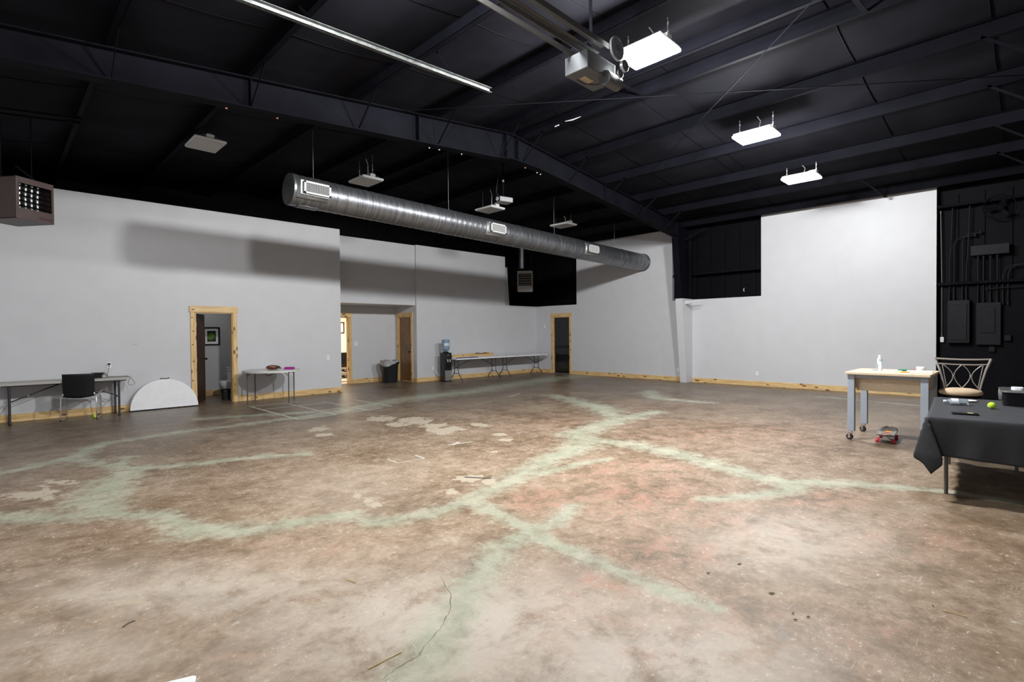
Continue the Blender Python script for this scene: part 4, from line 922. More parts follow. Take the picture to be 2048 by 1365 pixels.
# round folding table by the restroom
rt = thing('round_folding_table', 'round off-white folding table on grey legs beside the restroom door', 'table', (4.56, 12.50, 0), math.radians(-31))
n = 48
obj('table_top', MB().prism([(0.61*math.cos(2*PI*i/n), 0.61*math.sin(2*PI*i/n)) for i in range(n)], flat, 0.70, 0.742), cream_plastic, rt, bevel=0.01)
obj('center_hinge', MB().box((-0.03, -0.56, 0.69), (0.03, 0.56, 0.70)), leg_mid, rt)
for sx in (-0.43, 0.43):
    for sy in (-0.36, 0.36):
        lg = obj('leg', MB().tube([(sx, sy, 0.70), (sx, sy, 0.0)], 0.0135, 10), leg_mid, rt)
        obj('corner_strut', MB().tube([(sx, sy, 0.62), (sx*0.80, sy, 0.70)], 0.007, 6), leg_mid, lg)
    obj('leg_rail', MB().tube([(sx, -0.36, 0.68), (sx, 0.36, 0.68)], 0.012, 8), leg_mid, rt)
obj('carry_handle', MB().tube([(-0.02, -0.57, 0.70), (0.02, -0.585, 0.655), (0.10, -0.585, 0.65), (0.14, -0.57, 0.70)], 0.008, 8), black_plastic, rt)
gl = thing('leather_glove', 'brown leather glove lying on the round folding table', 'glove', (4.56, 12.42, 0.746), math.radians(-20))
obj('glove_body', MB().ellipsoid((0, 0, 0.055), 0.14, 0.10, 0.056, 20, 10), brown_leather, gl)
for k in range(4): obj('glove_finger', MB().tube([(0.06, -0.06+0.04*k, 0.07), (0.13, -0.07+0.045*k, 0.06), (0.17, -0.07+0.045*k, 0.028)], [0.026, 0.024, 0.018], 8), mat('dark_leather', (0.03, 0.012, 0.008), 0.4), gl)
obj('glove_lace', MB().tube([(-0.06, -0.08, 0.085), (0.0, -0.09, 0.075), (0.06, -0.085, 0.085)], 0.006, 6), mat('tan_lace', (0.45, 0.30, 0.16), 0.6), gl)
pc = thing('pencil_case', 'magenta pencil case on right side of round folding table', 'case', (4.90, 12.30, 0.742), math.radians(-35))
obj('case_body', MB().prism(rrect(0.22, 0.055, 0.024), lambda u, v, s: (u, s, v+0.0275), -0.045, 0.045), purple, pc, bevel=0.006)
obj('case_zip', MB().box((-0.09, -0.004, 0.054), (0.09, 0.004, 0.057)), mat('zip_dark', (0.10, 0.0, 0.08), 0.4), pc)
tag(obj('paper_sheet', MB().box((-0.09, -0.06, 0), (0.09, 0.06, 0.004)), paper, loc=(4.28, 12.22, 0.742), rotz=-0.6), 'white folded paper on left side of round folding table', 'paper')
tag(obj('paper_sheet', MB().box((-0.05, -0.03, 0), (0.05, 0.03, 0.004)), paper, loc=(4.70, 12.32, 0.742), rotz=-0.3), 'small white card beside the brown glove', 'card')

# ================================================================== ALCOVE AND BACK WALL
tb = thing('trash_can', 'dark round trash can with grey liner in the alcove', 'trash can', (8.98, 14.55, 0))
obj('can_body', MB().lathe([(0.215, 0), (0.225, 0.01), (0.265, 0.66), (0.275, 0.665), (0.275, 0.69)], n=32), bin_dark, tb)
def liner(u, v):
    a = 2*PI*u; dip = 0.06*math.cos(a+0.9)
    r = 0.283+0.012*math.sin(7*a+3*v)+0.03*(1-v)*0.4; z = 0.71-0.16*(1-v)*(0.8+0.45*math.sin(2*a+0.5))+0.02*math.sin(5*a)*v
    return (r*math.cos(a), r*math.sin(a), z)
obj('bin_liner', MB().quadgrid(liner, 48, 6), bag_grey, tb, solid=0.004)
obj('liner_mouth', MB().quadgrid(lambda u, v: ((0.285-0.09*v)*math.cos(2*PI*u), (0.285-0.09*v)*math.sin(2*PI*u), 0.71+0.02*math.sin(10*PI*u)-0.12*v), 48, 3), bag_grey, tb)
wc = thing('water_cooler', 'black and steel water cooler with blue bottle by the back wall', 'water cooler', (10.36, 13.43, 0))
obj('cooler_body', MB().box((-0.14, -0.13, 0.0), (0.14, 0.13, 0.93)), black_gloss, wc, bevel=0.012)
obj('lower_door', MB().box((-0.13, -0.136, 0.03), (0.13, -0.13, 0.36)), brushed, wc, bevel=0.003)
obj('drip_recess', MB().box((-0.10, -0.134, 0.42), (0.10, -0.129, 0.60)), black_plastic, wc)
for sx in (-0.045, 0.045):
    tp = obj('tap', MB().cyl((sx, -0.13, 0.70), (sx, -0.175, 0.69), 0.014, n=10), white_plastic, wc)
    obj('tap_spout', MB().cyl((sx, -0.168, 0.695), (sx, -0.172, 0.63), 0.011, n=10), white_plastic, tp)
obj('logo_strip', MB().box((-0.04, -0.132, 0.84), (0.04, -0.13, 0.86)), brushed, wc)
obj('bottle_collar', MB().lathe([(0.09, 0.93), (0.11, 0.95), (0.06, 0.965)], n=24), black_plastic, wc)
obj('water_bottle', MB().lathe([(0.03, 0.94), (0.05, 0.975), (0.105, 1.01), (0.125, 1.05), (0.128, 1.12), (0.122, 1.135), (0.128, 1.15), (0.128, 1.24), (0.122, 1.255), (0.128, 1.27), (0.128, 1.33), (0.115, 1.355), (0.05, 1.36)], n=32), water_blue, wc)
obj('bottle_label', MB().quadgrid(lambda u, v: (0.1295*math.cos(-2.6+1.4*u), 0.1295*math.sin(-2.6+1.4*u), 1.155+0.08*v), 12, 1), mat('faded_label', (0.62, 0.70, 0.78), 0.4, var=0.3, scale=40), wc)
tag(obj('cooler_cord', MB().tube([(10.17, 13.855, 0.44), (10.19, 13.80, 0.36), (10.26, 13.75, 0.22), (10.33, 13.62, 0.12), (10.36, 13.565, 0.10)], 0.006, 6), white_plastic), 'white cord between outlet and water cooler', 'cord')
def wish_leg(t, sx, s):
    lg = MB()
    for sy in (-1, 1):
        lg.tube([(sx, 0.10*sy, 0.70), (sx, 0.10*sy, 0.30), (sx, 0.13*sy, 0.22), (sx, 0.27*sy, 0.06), (sx, 0.31*sy, 0.0)], 0.0125, 8)
    o_ = obj('leg', lg, leg_grey, t)
    obj('leg_crossbar', MB().tube([(sx, -0.125, 0.23), (sx, 0.125, 0.23)], 0.011, 8), leg_grey, o_)
    obj('leg_top_rail', MB().tube([(sx, -0.28, 0.69), (sx, 0.28, 0.69)], 0.012, 8), leg_grey, o_)
    obj('diagonal_brace', MB().tube([(sx, 0, 0.42), (sx, 0.03, 0.42), (sx+0.62*s, 0.0, 0.69)], 0.010, 8), leg_grey, t)
    obj('brace_bar', MB().tube([(sx, -0.10, 0.42), (sx, 0.10, 0.42)], 0.009, 8), leg_grey, t)
def long_table(x0, x1, label):
    t = thing('folding_table', label, 'table', ((x0+x1)/2, 13.41, 0), 0, 'white tables along the back wall'); w_ = x1-x0
    obj('table_top', MB().prism(rrect(w_, 0.76, 0.05), flat, 0.70, 0.742), white_plastic, t, bevel=0.008)
    for sy in (-0.31, 0.31): obj('under_rail', MB().box((-w_/2+0.1, sy-0.015, 0.68), (w_/2-0.1, sy+0.015, 0.70)), leg_grey, t)
    wish_leg(t, -w_/2+0.26, 1); wish_leg(t, w_/2-0.26, -1)
    return t
long_table(10.52, 12.72, 'long white folding table beside the water cooler')
long_table(12.74, 14.94, 'long white folding table nearest the far corner')
wb = thing('wooden_board', 'raw edged pine board leaning behind the white table', 'board', (11.85, 13.80, 0.742))
obj('board', MB().prism([(-0.92, 0), (0.95, 0), (0.95, 0.115), (0.6, 0.135), (0.45, 0.10), (0.25, 0.12), (-0.2, 0.10), (-0.92, 0.085)], lambda u, v, s: (u, s+0.05*v/0.1, v), -0.03, 0.0), pine_x, wb, bevel=0.003)
obj('bark_edge', MB().tube([(0.10, -0.01, 0.095), (0.25, 0.01, 0.105), (0.40, 0.0, 0.085), (0.55, 0.015, 0.10), (0.75, 0.01, 0.09)], [0.008, 0.016, 0.010, 0.016, 0.006], 7), stain, wb)
navy = mat('navy_print', (0.03, 0.03, 0.20), 0.5, var=0.5, scale=25)
for k, (x, y, a, m_, lb) in enumerate(((10.72, 13.12, 0.1, navy, 'dark blue paper at left end of white table beside cooler'), (11.05, 13.14, -0.1, navy, 'blue printed flyer on white table beside the cooler'), (11.36, 13.2, 0.15, navy, 'second blue flyer further along the white table beside cooler'), (11.05, 13.34, 0.1, paper, 'white sheet behind the blue flyers on the white table'))):
    tag(obj('flyer', MB().box((-0.13, -0.07, 0), (0.13, 0.07, 0.022)), m_, loc=(x, y-0.01, 0.742), rotz=a), lb, 'paper')

# ================================================================== ELECTRICAL PANELS ON THE BLACK WALL
epm = mat('panel_dark_enamel', (0.0085, 0.0085, 0.0105), 0.5, var=0.12, spec=0.12)
pw = struct('trim_10', MB().box((15.36, -0.9, 0), (15.435, 1.50, 2.60)), black_wall, 'black plywood backing behind the electrical panels')
def epanel(label, y0, y1, z0, z1, dy0, dy1, dz0, dz1, dep):
    t = thing('electrical_panel', label, 'electrical panel', (15.36, (y0+y1)/2, z0), 0, 'electrical panels')
    yc = (y0+y1)/2
    obj('panel_box', MB().box((-dep, y0-yc, 0), (0, y1-yc, z1-z0)), epm, t, bevel=0.008)
    d = obj('panel_door', MB().box((-dep-0.018, dy0-yc, dz0-z0), (-dep, dy1-yc, dz1-z0)), epm, t, bevel=0.006)
    obj('door_latch', MB().box((-dep-0.03, dy0-yc+0.02, (dz0+dz1)/2-z0-0.03), (-dep-0.018, dy0-yc+0.04, (dz0+dz1)/2-z0+0.03)), black_plastic, d)
    return t
epanel('dark electrical panel with wide door, left of the pair', 0.985, 1.365, 1.25, 2.20, 1.03, 1.35, 1.31, 2.10, 0.20)
epanel('dark electrical panel with small inset door, right of the pair', 0.485, 0.885, 1.21, 2.13, 0.58, 0.80, 1.47, 2.02, 0.13)
tag(obj('wireway_box', MB().box((15.22, 0.36, 3.16), (15.36, 0.98, 3.38)), epm, bevel=0.008), 'long dark wireway box above the electrical panels', 'wireway')
def conduit(label, pts, r=0.016, m_=None):
    o = obj('conduit', MB().tube(pts, r, 8), m_ or epm); tag(o, label, 'conduit', 'black conduits')
    for k in (0, -1):
        p = Vector(pts[k]); obj('conduit_fitting', MB().cyl(p-Vector((0, 0, 0.03)), p+Vector((0, 0, 0.03)), r*1.45, n=10), m_ or epm, o)
    return o
xw = 15.33
for i, (y, zt, bend) in enumerate(((1.34, 3.15, 0.0), (1.26, 3.45, -0.35), (1.12, 3.5, -0.3), (1.05, 3.0, 0.0))):
    pts = [(xw-0.06, y, 2.235), (xw-0.02, y, 2.45), (xw-0.02, y, zt)]
    if bend: pts += [(xw-0.02, y-0.03, zt+0.1), (xw-0.02, y-0.12, zt+0.16), (xw-0.02, y+bend, zt+0.17)]
    else: pts += [(xw-0.02, y-0.02, zt+0.15), (xw-0.02, y-0.05, 4.3)]
    conduit(['leftmost', 'second', 'third', 'rightmost'][i]+' black conduit rising from the wide door panel', pts)
for i, y in enumerate((0.86, 0.77, 0.66, 0.55)):
    conduit(['leftmost', 'second', 'third', 'rightmost'][i]+' black conduit between small door panel and wireway box', [(xw-0.04, y, 2.165), (xw-0.02, y, 2.4), (xw-0.02, y, 3.128)])
for i, y in enumerate((0.46, 0.38)):
    conduit(['left', 'right'][i]+' black conduit bending off right of the wireway drops', [(xw-0.02, y, 2.1), (xw-0.02, y, 2.7), (xw-0.02, y-0.03, 2.82), (xw-0.02, y-0.12, 2.9), (xw-0.02, y-0.35, 2.92)])
conduit('thin bright steel conduit running up beside the grey wall end', [(15.33, 1.47, 1.415), (15.33, 1.475, 2.6), (15.33, 1.50, 4.22)], 0.010, leg_mid)
tag(obj('junction_box', MB().box((15.30, 1.43, 1.26), (15.36, 1.50, 1.38)), brushed, bevel=0.004), 'small steel junction box at foot of the bright conduit', 'junction box')
tag(obj('junction_box', MB().box((15.27, 0.33, 1.30), (15.36, 0.43, 1.42)), epm, bevel=0.005), 'small black junction box right of the panels', 'junction box')
tag(obj('junction_box', MB().box((15.28, 0.58, 1.06), (15.36, 0.68, 1.17)), epm, bevel=0.005), 'small black junction box below the right panel', 'junction box')
conduit('short horizontal conduit stub right of the panels', [(15.255, 0.72, 2.42), (15.255, 0.45, 2.43), (15.255, 0.05, 2.45)], 0.013)
fan = thing('wall_fan', 'dark round wall fan high above the electrical panels', 'fan', (15.30, 0.52, 4.15))
obj('fan_guard', MB().tube(arc((-0.1, 0, 0), 0.26, 0, 2*PI*35/36, 35, (0, 1, 0), (0, 0, 1)), 0.01, 6, closed=True), black_steel, fan)
for k in range(8): obj('guard_wire', MB().tube([(-0.13, 0.03*math.cos(k*PI/4), 0.03*math.sin(k*PI/4)), (-0.1, 0.26*math.cos(k*PI/4), 0.26*math.sin(k*PI/4))], 0.004, 5), black_steel, fan)
for k in range(3):
    a = 2*PI*k/3; obj('fan_blade', MB().prism([(0.04, -0.03), (0.22, -0.08), (0.24, 0.05), (0.04, 0.03)], lambda u, v, s: (-0.06+s+0.2*v, u*math.cos(a)-v*math.sin(a), u*math.sin(a)+v*math.cos(a)), -0.003, 0.003), black_steel, fan)
obj('fan_motor', MB().cyl((0.05, 0, 0), (-0.09, 0, 0), 0.07, n=16), black_steel, fan)

# ================================================================== ROLLING WORK TABLE
wt = thing('rolling_work_table', 'maple topped work table with blue grey legs on casters', 'table', (8.98, 1.40, 0))
obj('table_top', MB().box((-0.49, -0.475, 0.932), (0.49, 0.475, 0.965)), tan_lam, wt, bevel=0.005)
for sx in (-1, 1):
    for sy in (-1, 1):
        px, py = 0.40*sx, 0.41*sy
        lg = obj('leg', MB().box((px-0.038, py-0.042, 0.125), (px+0.038, py+0.042, 0.932)), leg_blue, wt, bevel=0.006)
        obj('caster_stem', MB().cyl((px, py, 0.125), (px, py, 0.09), 0.014, n=10), chrome, lg)
        a = {(-1, 1): 1.35, (1, 1): 1.2, (-1, -1): -0.35, (1, -1): 0.6}[(sx, sy)]; c, s_ = math.cos(a), math.sin(a)
        ox, oy = px+0.022*c, py+0.022*s_
        obj('caster_wheel', MB().cyl((ox-0.014*s_, oy+0.014*c, 0.042), (ox+0.014*s_, oy-0.014*c, 0.042), 0.042, n=22), black_rubber, lg)
        obj('caster_fork', MB().box((-0.014, -0.022, -0.03), (0.014, -0.016, 0.05), Matrix.Translation((ox, oy, 0.055)) @ Matrix.Rotation(a, 4, 'Z')).box((-0.014, 0.016, -0.03), (0.014, 0.022, 0.05), Matrix.Translation((ox, oy, 0.055)) @ Matrix.Rotation(a, 4, 'Z')).box((-0.02, -0.022, 0.042), (0.02, 0.022, 0.05), Matrix.Translation((ox, oy, 0.055)) @ Matrix.Rotation(a, 4, 'Z')), chrome, lg)
for s in (-1, 1):
    obj('top_rail', MB().box((0.40*s-0.012, -0.37, 0.885), (0.40*s+0.012, 0.37, 0.932)), leg_blue, wt)
    obj('side_rail', MB().box((-0.36, 0.41*s-0.012, 0.885), (0.36, 0.41*s+0.012, 0.932)), leg_blue, wt)
    obj('side_apron', MB().box((-0.36, 0.405*s-0.009, 0.72), (0.36, 0.405*s+0.009, 0.885)), tan_lam, wt)
obj('modesty_panel', MB().box((-0.30, -0.37, 0.70), (-0.28, 0.37, 0.90)), tan_lam, wt)
# things on it
TZ = 0.965
bt = thing('squeeze_bottle', 'white printed water bottle standing on the rolling table', 'bottle', (9.10, 1.57, TZ)); bt.scale = (0.92, 0.92, 0.92)
obj('bottle_body', MB().lathe([(0.034, 0), (0.037, 0.01), (0.036, 0.09), (0.030, 0.12), (0.036, 0.15), (0.034, 0.18), (0.016, 0.195)], n=24), label_white, bt)
obj('bottle_label', MB().quadgrid(lambda u, v: (0.0375*math.cos(-3.6+2.2*u), 0.0375*math.sin(-3.6+2.2*u), 0.145+0.03*v), 10, 1), label_blue, bt)
obj('bottle_stripe', MB().quadgrid(lambda u, v: (0.0372*math.cos(-4.0+0.35*u), 0.0372*math.sin(-4.0+0.35*u), 0.01+0.09*v), 4, 1), black_plastic, bt)
obj('bottle_cap', MB().lathe([(0.017, 0.195), (0.018, 0.215), (0.020, 0.22), (0.020, 0.235), (0.008, 0.24)], n=20), white_plastic, bt)
tag(obj('paper_sheet', MB().box((-0.14, -0.20, 0), (0.14, 0.20, 0.002)), paper, loc=(9.02, 1.50, TZ), rotz=0.05), 'white paper sheet under the printed bottle on rolling table', 'paper')
tag(obj('paper_sheet', MB().box((-0.15, -0.11, 0), (0.15, 0.11, 0.003)), paper, loc=(8.80, 1.25, TZ), rotz=-0.12), 'white paper sheet beneath the markers on rolling table', 'paper')
tag(obj('paper_pad', MB().box((-0.10, -0.14, 0), (0.10, 0.14, 0.018)), paper, loc=(9.02, 1.10, TZ), rotz=0.1), 'white paper pad at right end of rolling table', 'paper')
def marker(c, a, L_, m_, lb, z=TZ+0.012):
    d = Vector((math.cos(a), math.sin(a), 0)); t = thing('marker', lb, 'marker', (c[0], c[1], z), 0, 'markers on the rolling table')
    obj('marker_barrel', MB().cyl(-d*L_/2, d*L_*0.2, 0.0085, n=10), m_, t); obj('marker_cap', MB().cyl(d*L_*0.2, d*L_/2, 0.0095, n=10), m_, t)
green_m = mat('marker_green', (0.0, 0.22, 0.10), 0.4); orange_m = mat('marker_orange', (0.85, 0.33, 0.02), 0.4); red_m = mat('marker_red', (0.6, 0.05, 0.05), 0.4)
marker((9.18, 1.30), -1.35, 0.13, green_m, 'long green marker on the rolling table')
marker((9.10, 1.25), -1.0, 0.12, mat('marker_dark_green', (0.0, 0.10, 0.07), 0.4), 'dark green marker beside the long green one')
marker((8.72, 1.22), -1.3, 0.10, orange_m, 'orange marker near front edge of rolling table')
marker((8.73, 1.30), -1.7, 0.08, mat('marker_lime', (0.45, 0.6, 0.15), 0.4), 'pale lime marker beside the orange marker')
marker((9.22, 1.20), -1.0, 0.06, red_m, 'short red and black marker on the rolling table', TZ+0.0115)
tag(obj('glass_ring', MB().tube([(0.03*math.cos(2*PI*i/20), 0.03*math.sin(2*PI*i/20), 0.012+0.004*math.sin(2*PI*i/20)) for i in range(20)], 0.006, 6, closed=True), mat('sage_metal', (0.35, 0.40, 0.33), 0.3, 0.6), loc=(8.93, 1.60, TZ+0.001)), 'small greenish ring in front of the printed bottle', 'ring')
tr_ = thing('tape_roll', 'white roll of tape on right end of rolling table', 'tape roll', (9.38, 1.13, TZ))
obj('tape_ring', MB().lathe([(0.028, 0), (0.052, 0), (0.052, 0.055), (0.028, 0.055), (0.028, 0)], n=28, caps=False), white_plastic, tr_)
obj('tape_core', MB().lathe([(0.024, 0.0), (0.028, 0.0), (0.028, 0.056), (0.024, 0.056), (0.024, 0)], n=28, caps=False), tan_lam, tr_)

# ================================================================== SKATEBOARD
sk = thing('skateboard', 'short worn skateboard with red wheels under the rolling table', 'skateboard', (8.86, 1.44, 0), math.radians(4))
deck_m = mat('scratched_deck_art', (0.34, 0.33, 0.30), 0.4, var=0.5, scale=26)
def deck(u, v):
    x = -0.36+0.72*u; k = max(0, abs(x)-0.26)
    wd = 0.105*math.sqrt(max(0.05, 1-(max(0, abs(x)-0.24)/0.125)**2)); return (x, (2*v-1)*wd, 0.098+0.35*k+0.012*(2*v-1)**2)
obj('deck', MB().quadgrid(deck, 30, 8), deck_m, sk, solid=0.011)
for (x0, x1, y0, y1, m_) in ((-0.20, -0.08, -0.04, 0.05, red_m), (0.02, 0.16, -0.05, 0.03, orange_m), (-0.28, -0.22, -0.06, 0.0, paper), (0.18, 0.25, 0.0, 0.06, orange_m)):
    obj('deck_sticker', MB().box((x0, y0, 0.109), (x1, y1, 0.1105)), m_, sk)
for sx in (-0.20, 0.20):
    tk = obj('truck', MB().cyl((sx, -0.075, 0.034), (sx, 0.075, 0.034), 0.010, n=10).prism([(-0.06, 0.036), (0.06, 0.036), (0.022, 0.075), (0.022, 0.092), (-0.022, 0.092), (-0.022, 0.075)], lambda u, v, s, sx=sx: (sx+s, u, v), -0.02, 0.02), truck_metal, sk)
    for sy in (-0.09, 0.09):
        obj('wheel', MB().cyl((sx, sy-0.019, 0.028), (sx, sy+0.019, 0.028), 0.028, n=20), red_wheel, tk)

# ================================================================== STOOL
st = thing('bar_stool', 'pewter metal bar stool with tan suede seat behind the black table', 'stool', (8.86, 0.66, 0))
obj('seat_cushion', MB().lathe([(0.18, 0.70), (0.212, 0.712), (0.222, 0.74), (0.205, 0.765), (0.12, 0.785), (0.0, 0.79)], n=36), suede, st)
obj('seat_pan', MB().lathe([(0.17, 0.655), (0.20, 0.66), (0.20, 0.70), (0.17, 0.70)], n=36), black_steel, st)
def bp(u, z, b=0.0): return (0.185+0.10*(z-0.72), -u*(0.170+0.12*(z-0.74)/0.42*0.45), z)   # back lies at +X side
for s in (-1, 1):
    obj('back_post', MB().tube([bp(s*1.0, 0.68), bp(s*1.05, 0.85), bp(s*1.13, 1.02), bp(s*1.25, 1.165)], [0.012, 0.012, 0.014, 0.016], 8), pewter, st)
obj('top_rail', MB().tube([bp(-1.25, 1.16), bp(-0.6, 1.152), bp(0, 1.15), bp(0.6, 1.152), bp(1.25, 1.16)], 0.012, 8), pewter, st)
obj('upper_rail', MB().tube([bp(-1.16, 1.092), bp(-0.6, 1.084), bp(0, 1.082), bp(0.6, 1.084), bp(1.16, 1.092)], 0.010, 8), pewter, st)
zc, hh = 0.93, 0.155
for s in (-1, 1):
    obj('lens_scroll', MB().tube([bp(s*0.42*math.cos(PI*(t-0.5)), zc+hh*(2*t-1)) for t in [i/10 for i in range(11)]], 0.006, 6), pewter, st)
    obj('side_scroll', MB().tube([bp(s*(0.94-0.46*math.cos(PI*(t-0.5))), zc+hh*(2*t-1)) for t in [i/10 for i in range(11)]], 0.006, 6), pewter, st)
    obj('side_bar', MB().tube([bp(s*0.90, zc-hh), bp(s*0.96, zc+hh)], 0.006, 6), pewter, st)
    obj('scroll_bead', MB().ellipsoid(bp(s*0.45, zc), 0.012, 0.012, 0.012, 10, 6), pewter, st)
for a in (45, 135, 225, 315):
    c, s_ = math.cos(math.radians(a)), math.sin(math.radians(a))
    obj('leg', MB().tube([(0.13*c, 0.13*s_, 0.66), (0.17*c, 0.17*s_, 0.45), (0.20*c, 0.20*s_, 0.2), (0.25*c, 0.25*s_, 0.0)], 0.014, 8), black_steel, st)
obj('foot_ring', MB().tube([(0.195*math.cos(2*PI*i/32), 0.195*math.sin(2*PI*i/32), 0.24) for i in range(32)], 0.010, 8, closed=True), black_steel, st)
obj('swivel', MB().cyl((0, 0, 0.60), (0, 0, 0.66), 0.09, n=20), black_steel, st)

# ================================================================== BLACK CLOTHED TABLE
RZ = math.radians(4.2)
TB = (7.06, 0.345, 0)       # table centre
bt2 = thing('banquet_table', 'folding table hidden beneath the black tablecloth', 'table', TB, RZ)
obj('table_top', MB().prism(rrect(1.82, 0.75, 0.04), flat, 0.70, 0.738), grey_plastic, bt2)
for sx in (-0.70, 0.72):
    for sy in (-0.28, 0.28): obj('leg', MB().tube([(sx, sy, 0.70), (sx, sy, 0.0)], 0.016, 10), leg_mid, bt2)
    obj('leg_rail', MB().tube([(sx, -0.28, 0.58), (sx, 0.28, 0.58)], 0.012, 8), leg_mid, bt2)
def cloth():
    W, D = 1.86, 0.80; drop = 0.37; z0 = 0.744
    nu, nv = 120, 70
    ox, oy = W/2+drop, D/2+drop
    def fn(u, v):
        a = -ox+2*ox*u; b = -oy+2*oy*v
        ex = max(0, abs(a)-W/2); ey = max(0, abs(b)-D/2)
        sx = 1 if a > 0 else -1; sy = 1 if b > 0 else -1
        ix = max(-W/2, min(W/2, a)); iy = max(-D/2, min(D/2, b))
        if ex == 0 and ey == 0: return (a, b, z0+0.0008*math.sin(9*a)*math.sin(11*b))
        # hanging: corner folds swing out diagonally and hang lower
        e = math.hypot(ex, ey)
        r = 0.02
        if ex > 0 and ey > 0:
            q = math.atan2(ey, ex)/(PI/2); am = min(1, e/0.36)
            oX = 0.03*(1-q)+0.06*math.sin(PI*q)*am
            oY = 0.03*q+am*(-0.11*math.sin(PI*min(1, q/0.62))**2*(q < 0.62)+0.085*math.exp(-((q-0.80)/0.13)**2))
            return (ix+sx*oX, iy+sy*oY, z0-max(0, e-0.01))
        s = a if ey > 0 else b
        out = min(0.02+0.05*e, 0.012+e*0.25)+0.010*math.sin(11*s+1.3)*min(1, e/0.3)+0.006*math.sin(23*s)*min(1, e/0.3)
        wav = 0.02*math.sin(2.3*s+0.6)*min(1, e/0.3)
        if ex > 0: return (ix+sx*out, iy, z0-max(0, e-0.006)+wav)
        return (ix, iy+sy*out, z0-max(0, e-0.006)+wav)
    return MB().quadgrid(fn, nu, nv)
tc_ = obj('tablecloth', cloth(), cloth_black, loc=TB, rotz=RZ, solid=0.003); tag(tc_, 'black tablecloth draped over the table at right edge', 'tablecloth')
CZ = 0.7465
pb = thing('water_bottle', 'clear water bottle lying on the black tablecloth', 'bottle', (7.22, 0.66, CZ+0.034), 0)
d = Vector((0.04, -0.205, 0)).normalized(); x_ = Vector((0, 0, 1)); y_ = d.cross(x_)
MX = Matrix(((x_.x, y_.x, d.x, 0), (x_.y, y_.y, d.y, 0), (x_.z, y_.z, d.z, 0), (0, 0, 0, 1)))
obj('bottle_body', MB().lathe([(0.012, 0.0), (0.014, 0.012), (0.03, 0.035), (0.033, 0.06), (0.033, 0.105), (0.030, 0.115), (0.033, 0.125), (0.030, 0.14), (0.033, 0.15), (0.030, 0.165), (0.033, 0.175), (0.028, 0.185)], n=24, M=MX), clear, pb)
obj('bottle_label', MB().lathe([(0.0338, 0.045), (0.0338, 0.105)], n=24, M=MX, caps=False), label_white, pb)
obj('bottle_cap', MB().lathe([(0.014, -0.018), (0.0145, 0.004)], n=20, M=MX), white_plastic, pb)
pp = thing('paper_plate', 'cream paper plate lying on the black tablecloth', 'plate', (7.68, 0.52, CZ))
obj('plate_dish', MB().lathe([(0.0, 0.002), (0.06, 0.002), (0.085, 0.012), (0.088, 0.012), (0.062, 0.004), (0.0, 0.004)], n=32, caps=False), mat('cream_plate', (0.75, 0.72, 0.58), 0.6), pp)
ball((7.12, 0.29, CZ+0.033), 'lime tennis ball on the black tablecloth')
wl = thing('wallet', 'black flat case with yellow sticker on the black tablecloth', 'case', (6.47, 0.45, CZ), math.radians(-80))
obj('case_body', MB().prism(rrect(0.19, 0.085, 0.01), flat, 0.0, 0.014), black_plastic, wl, bevel=0.003)
obj('yellow_sticker', MB().box((0.02, -0.005, 0.014), (0.06, 0.03, 0.016)), mat('sticker_yellow', (0.65, 0.62, 0.25), 0.5), wl)
rp = thing('roasting_pan', 'black tub with silver lid rim at right edge of table', 'tub', (7.66, 0.115, CZ), RZ)
obj('pan_body', MB().prism(rrect(0.42, 0.255, 0.05), lambda u, v, s: (u*(0.92+0.08*s/0.14), v*(0.92+0.08*s/0.14), s), 0.0, 0.145), black_gloss, rp, bevel=0.01)
obj('pan_rim', MB().prism(rrect(0.45, 0.28, 0.06), flat, 0.145, 0.165), brushed, rp, bevel=0.006)
obj('lid_handle', MB().prism(rrect(0.16, 0.09, 0.03), flat, 0.165, 0.185), label_white, rp, bevel=0.006)
for k in range(3): obj('side_latch', MB().box((-0.16+0.05*k, 0.122, 0.06+0.02*k), (-0.14+0.05*k, 0.150, 0.15)), chrome, rp, bevel=0.003)

# ================================================================== MARKS AND LITTER ON THE FLOOR
tg = thing('tape_grid', 'faded white taped grid on floor before the alcove', 'floor tape', (0, 0, 0))
def strip(x0, y0, x1, y1, wd): obj('tape_strip', MB().bar((x0, y0, 0.0012), (x1, y1, 0.0012), wd, 0.0016), tape_white, tg)
for x, ya, yb in ((3.92, 9.47, 12.03), (4.66, 9.49, 11.85), (5.37, 9.50, 11.63), (6.02, 9.72, 11.35)): strip(x, ya, x, yb, 0.05)
for y, xa, xb in ((9.48, 3.92, 4.70), (9.55, 4.95, 5.72), (10.25, 3.92, 6.02), (11.30, 3.92, 5.4), (12.0, 3.92, 5.0)): strip(xa, y, xb, y+0.02, 0.035 if y < 10 else 0.028)
tag(obj('black_tape', MB().bar((3.57, 4.32, 0.0012), (3.73, 4.07, 0.0012), 0.03, 0.0016), tape_black), 'short strip of black tape on the floor near the middle', 'tape')
for k, (a, b, wd, lb) in enumerate((((4.44, 5.73), (4.82, 5.65), 0.03, 'long white tape remnant of the cross on mid floor'), ((4.67, 5.77), (4.48, 5.68), 0.04, 'short white tape remnant of the cross on mid floor'),
        ((3.43, 5.64), (3.40, 5.37), 0.02, 'thin white tape remnant, left arm of the angle on floor'), ((3.40, 5.37), (3.76, 5.32), 0.02, 'thin white tape remnant, base of the angle on floor'),
        ((3.78, 5.56), (3.76, 5.32), 0.03, 'white tape remnant, right arm of the angle on floor'), ((8.79, 8.93), (9.48, 9.23), 0.03, 'faint white tape remnant on the far floor'))):
    tag(obj('tape_remnant', MB().bar((*a, 0.0010+0.0004*k), (*b, 0.0010+0.0004*k), wd, 0.0012), tape_white), lb, 'tape', 'white tape remnants')
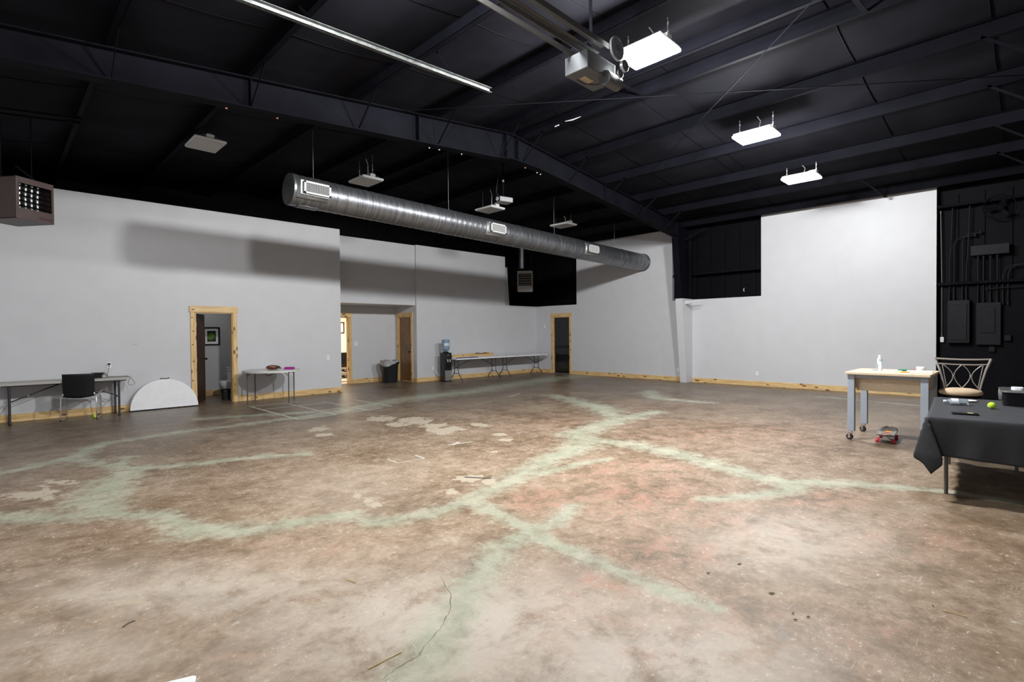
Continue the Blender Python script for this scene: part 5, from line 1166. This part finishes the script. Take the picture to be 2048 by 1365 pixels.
for a, b, lb in (((3.67, 0.35), (3.68, 0.24), 'pale yellow straw on floor at lower right'), ((1.20, 2.16), (1.38, 2.16), 'long orange straw on the green vein at bottom'), ((1.55, 3.04), (1.57, 2.97), 'short brown straw left of the green vein')):
    tag(obj('straw', MB().tube([(*a, 0.003), ((a[0]+b[0])/2+0.004, (a[1]+b[1])/2, 0.006), (*b, 0.003)], 0.0022, 6), straw), lb, 'straw', 'straws on the floor')
tag(obj('twig', MB().tube([(0.46, 3.41, 0.003), (0.49, 3.43, 0.006), (0.52, 3.44, 0.003)], 0.002, 6), black_plastic), 'thin dark twig on floor at lower left', 'twig')
def leaf(x, y, a, L_, lb):
    mb = MB().quadgrid(lambda u, v: ((u-0.5)*L_, (v-0.5)*L_*0.45*math.sin(PI*min(max(u, 0.02), 0.98)), 0.003+0.004*(2*v-1)**2), 8, 4)
    o = obj('dry_leaf', mb, leaf_m, loc=(x, y, 0), rotz=a, solid=0.0008); tag(o, lb, 'leaf', 'dry leaves on the floor')
    obj('leaf_stem', MB().tube([(0.5*L_, 0, 0.003), (0.7*L_, 0.003, 0.003)], 0.0008, 5), leaf_m, o)
for x, y, a, L_, lb in ((3.48, 1.37, -0.6, 0.030, 'dry leaf at right, farthest up the floor'), (3.21, 1.46, -0.7, 0.020, 'dry leaf scrap beside the end of the green vein'), (3.22, 1.08, -0.8, 0.032, 'larger dry leaf alone at lower right'),
                        (3.07, 0.92, -0.5, 0.016, 'tiny leaf scrap, left of a cluster of three'), (3.01, 0.89, -0.9, 0.018, 'tiny leaf scrap, lowest of a cluster of three'), (3.09, 0.85, -0.6, 0.018, 'tiny leaf scrap, right of a cluster of three'), (3.70, 0.39, 0.2, 0.018, 'dark leaf scrap beside the pale yellow straw')):
    leaf(x, y, a, L_, lb)
wp = MB().prism(rrect(0.15, 0.09, 0.02), flat, 0.0005, 0.004)
tag(obj('paper_scrap', wp, paper, loc=(0.545, 2.668, 0), rotz=-0.35), 'white paper scrap cut by the bottom edge', 'paper')
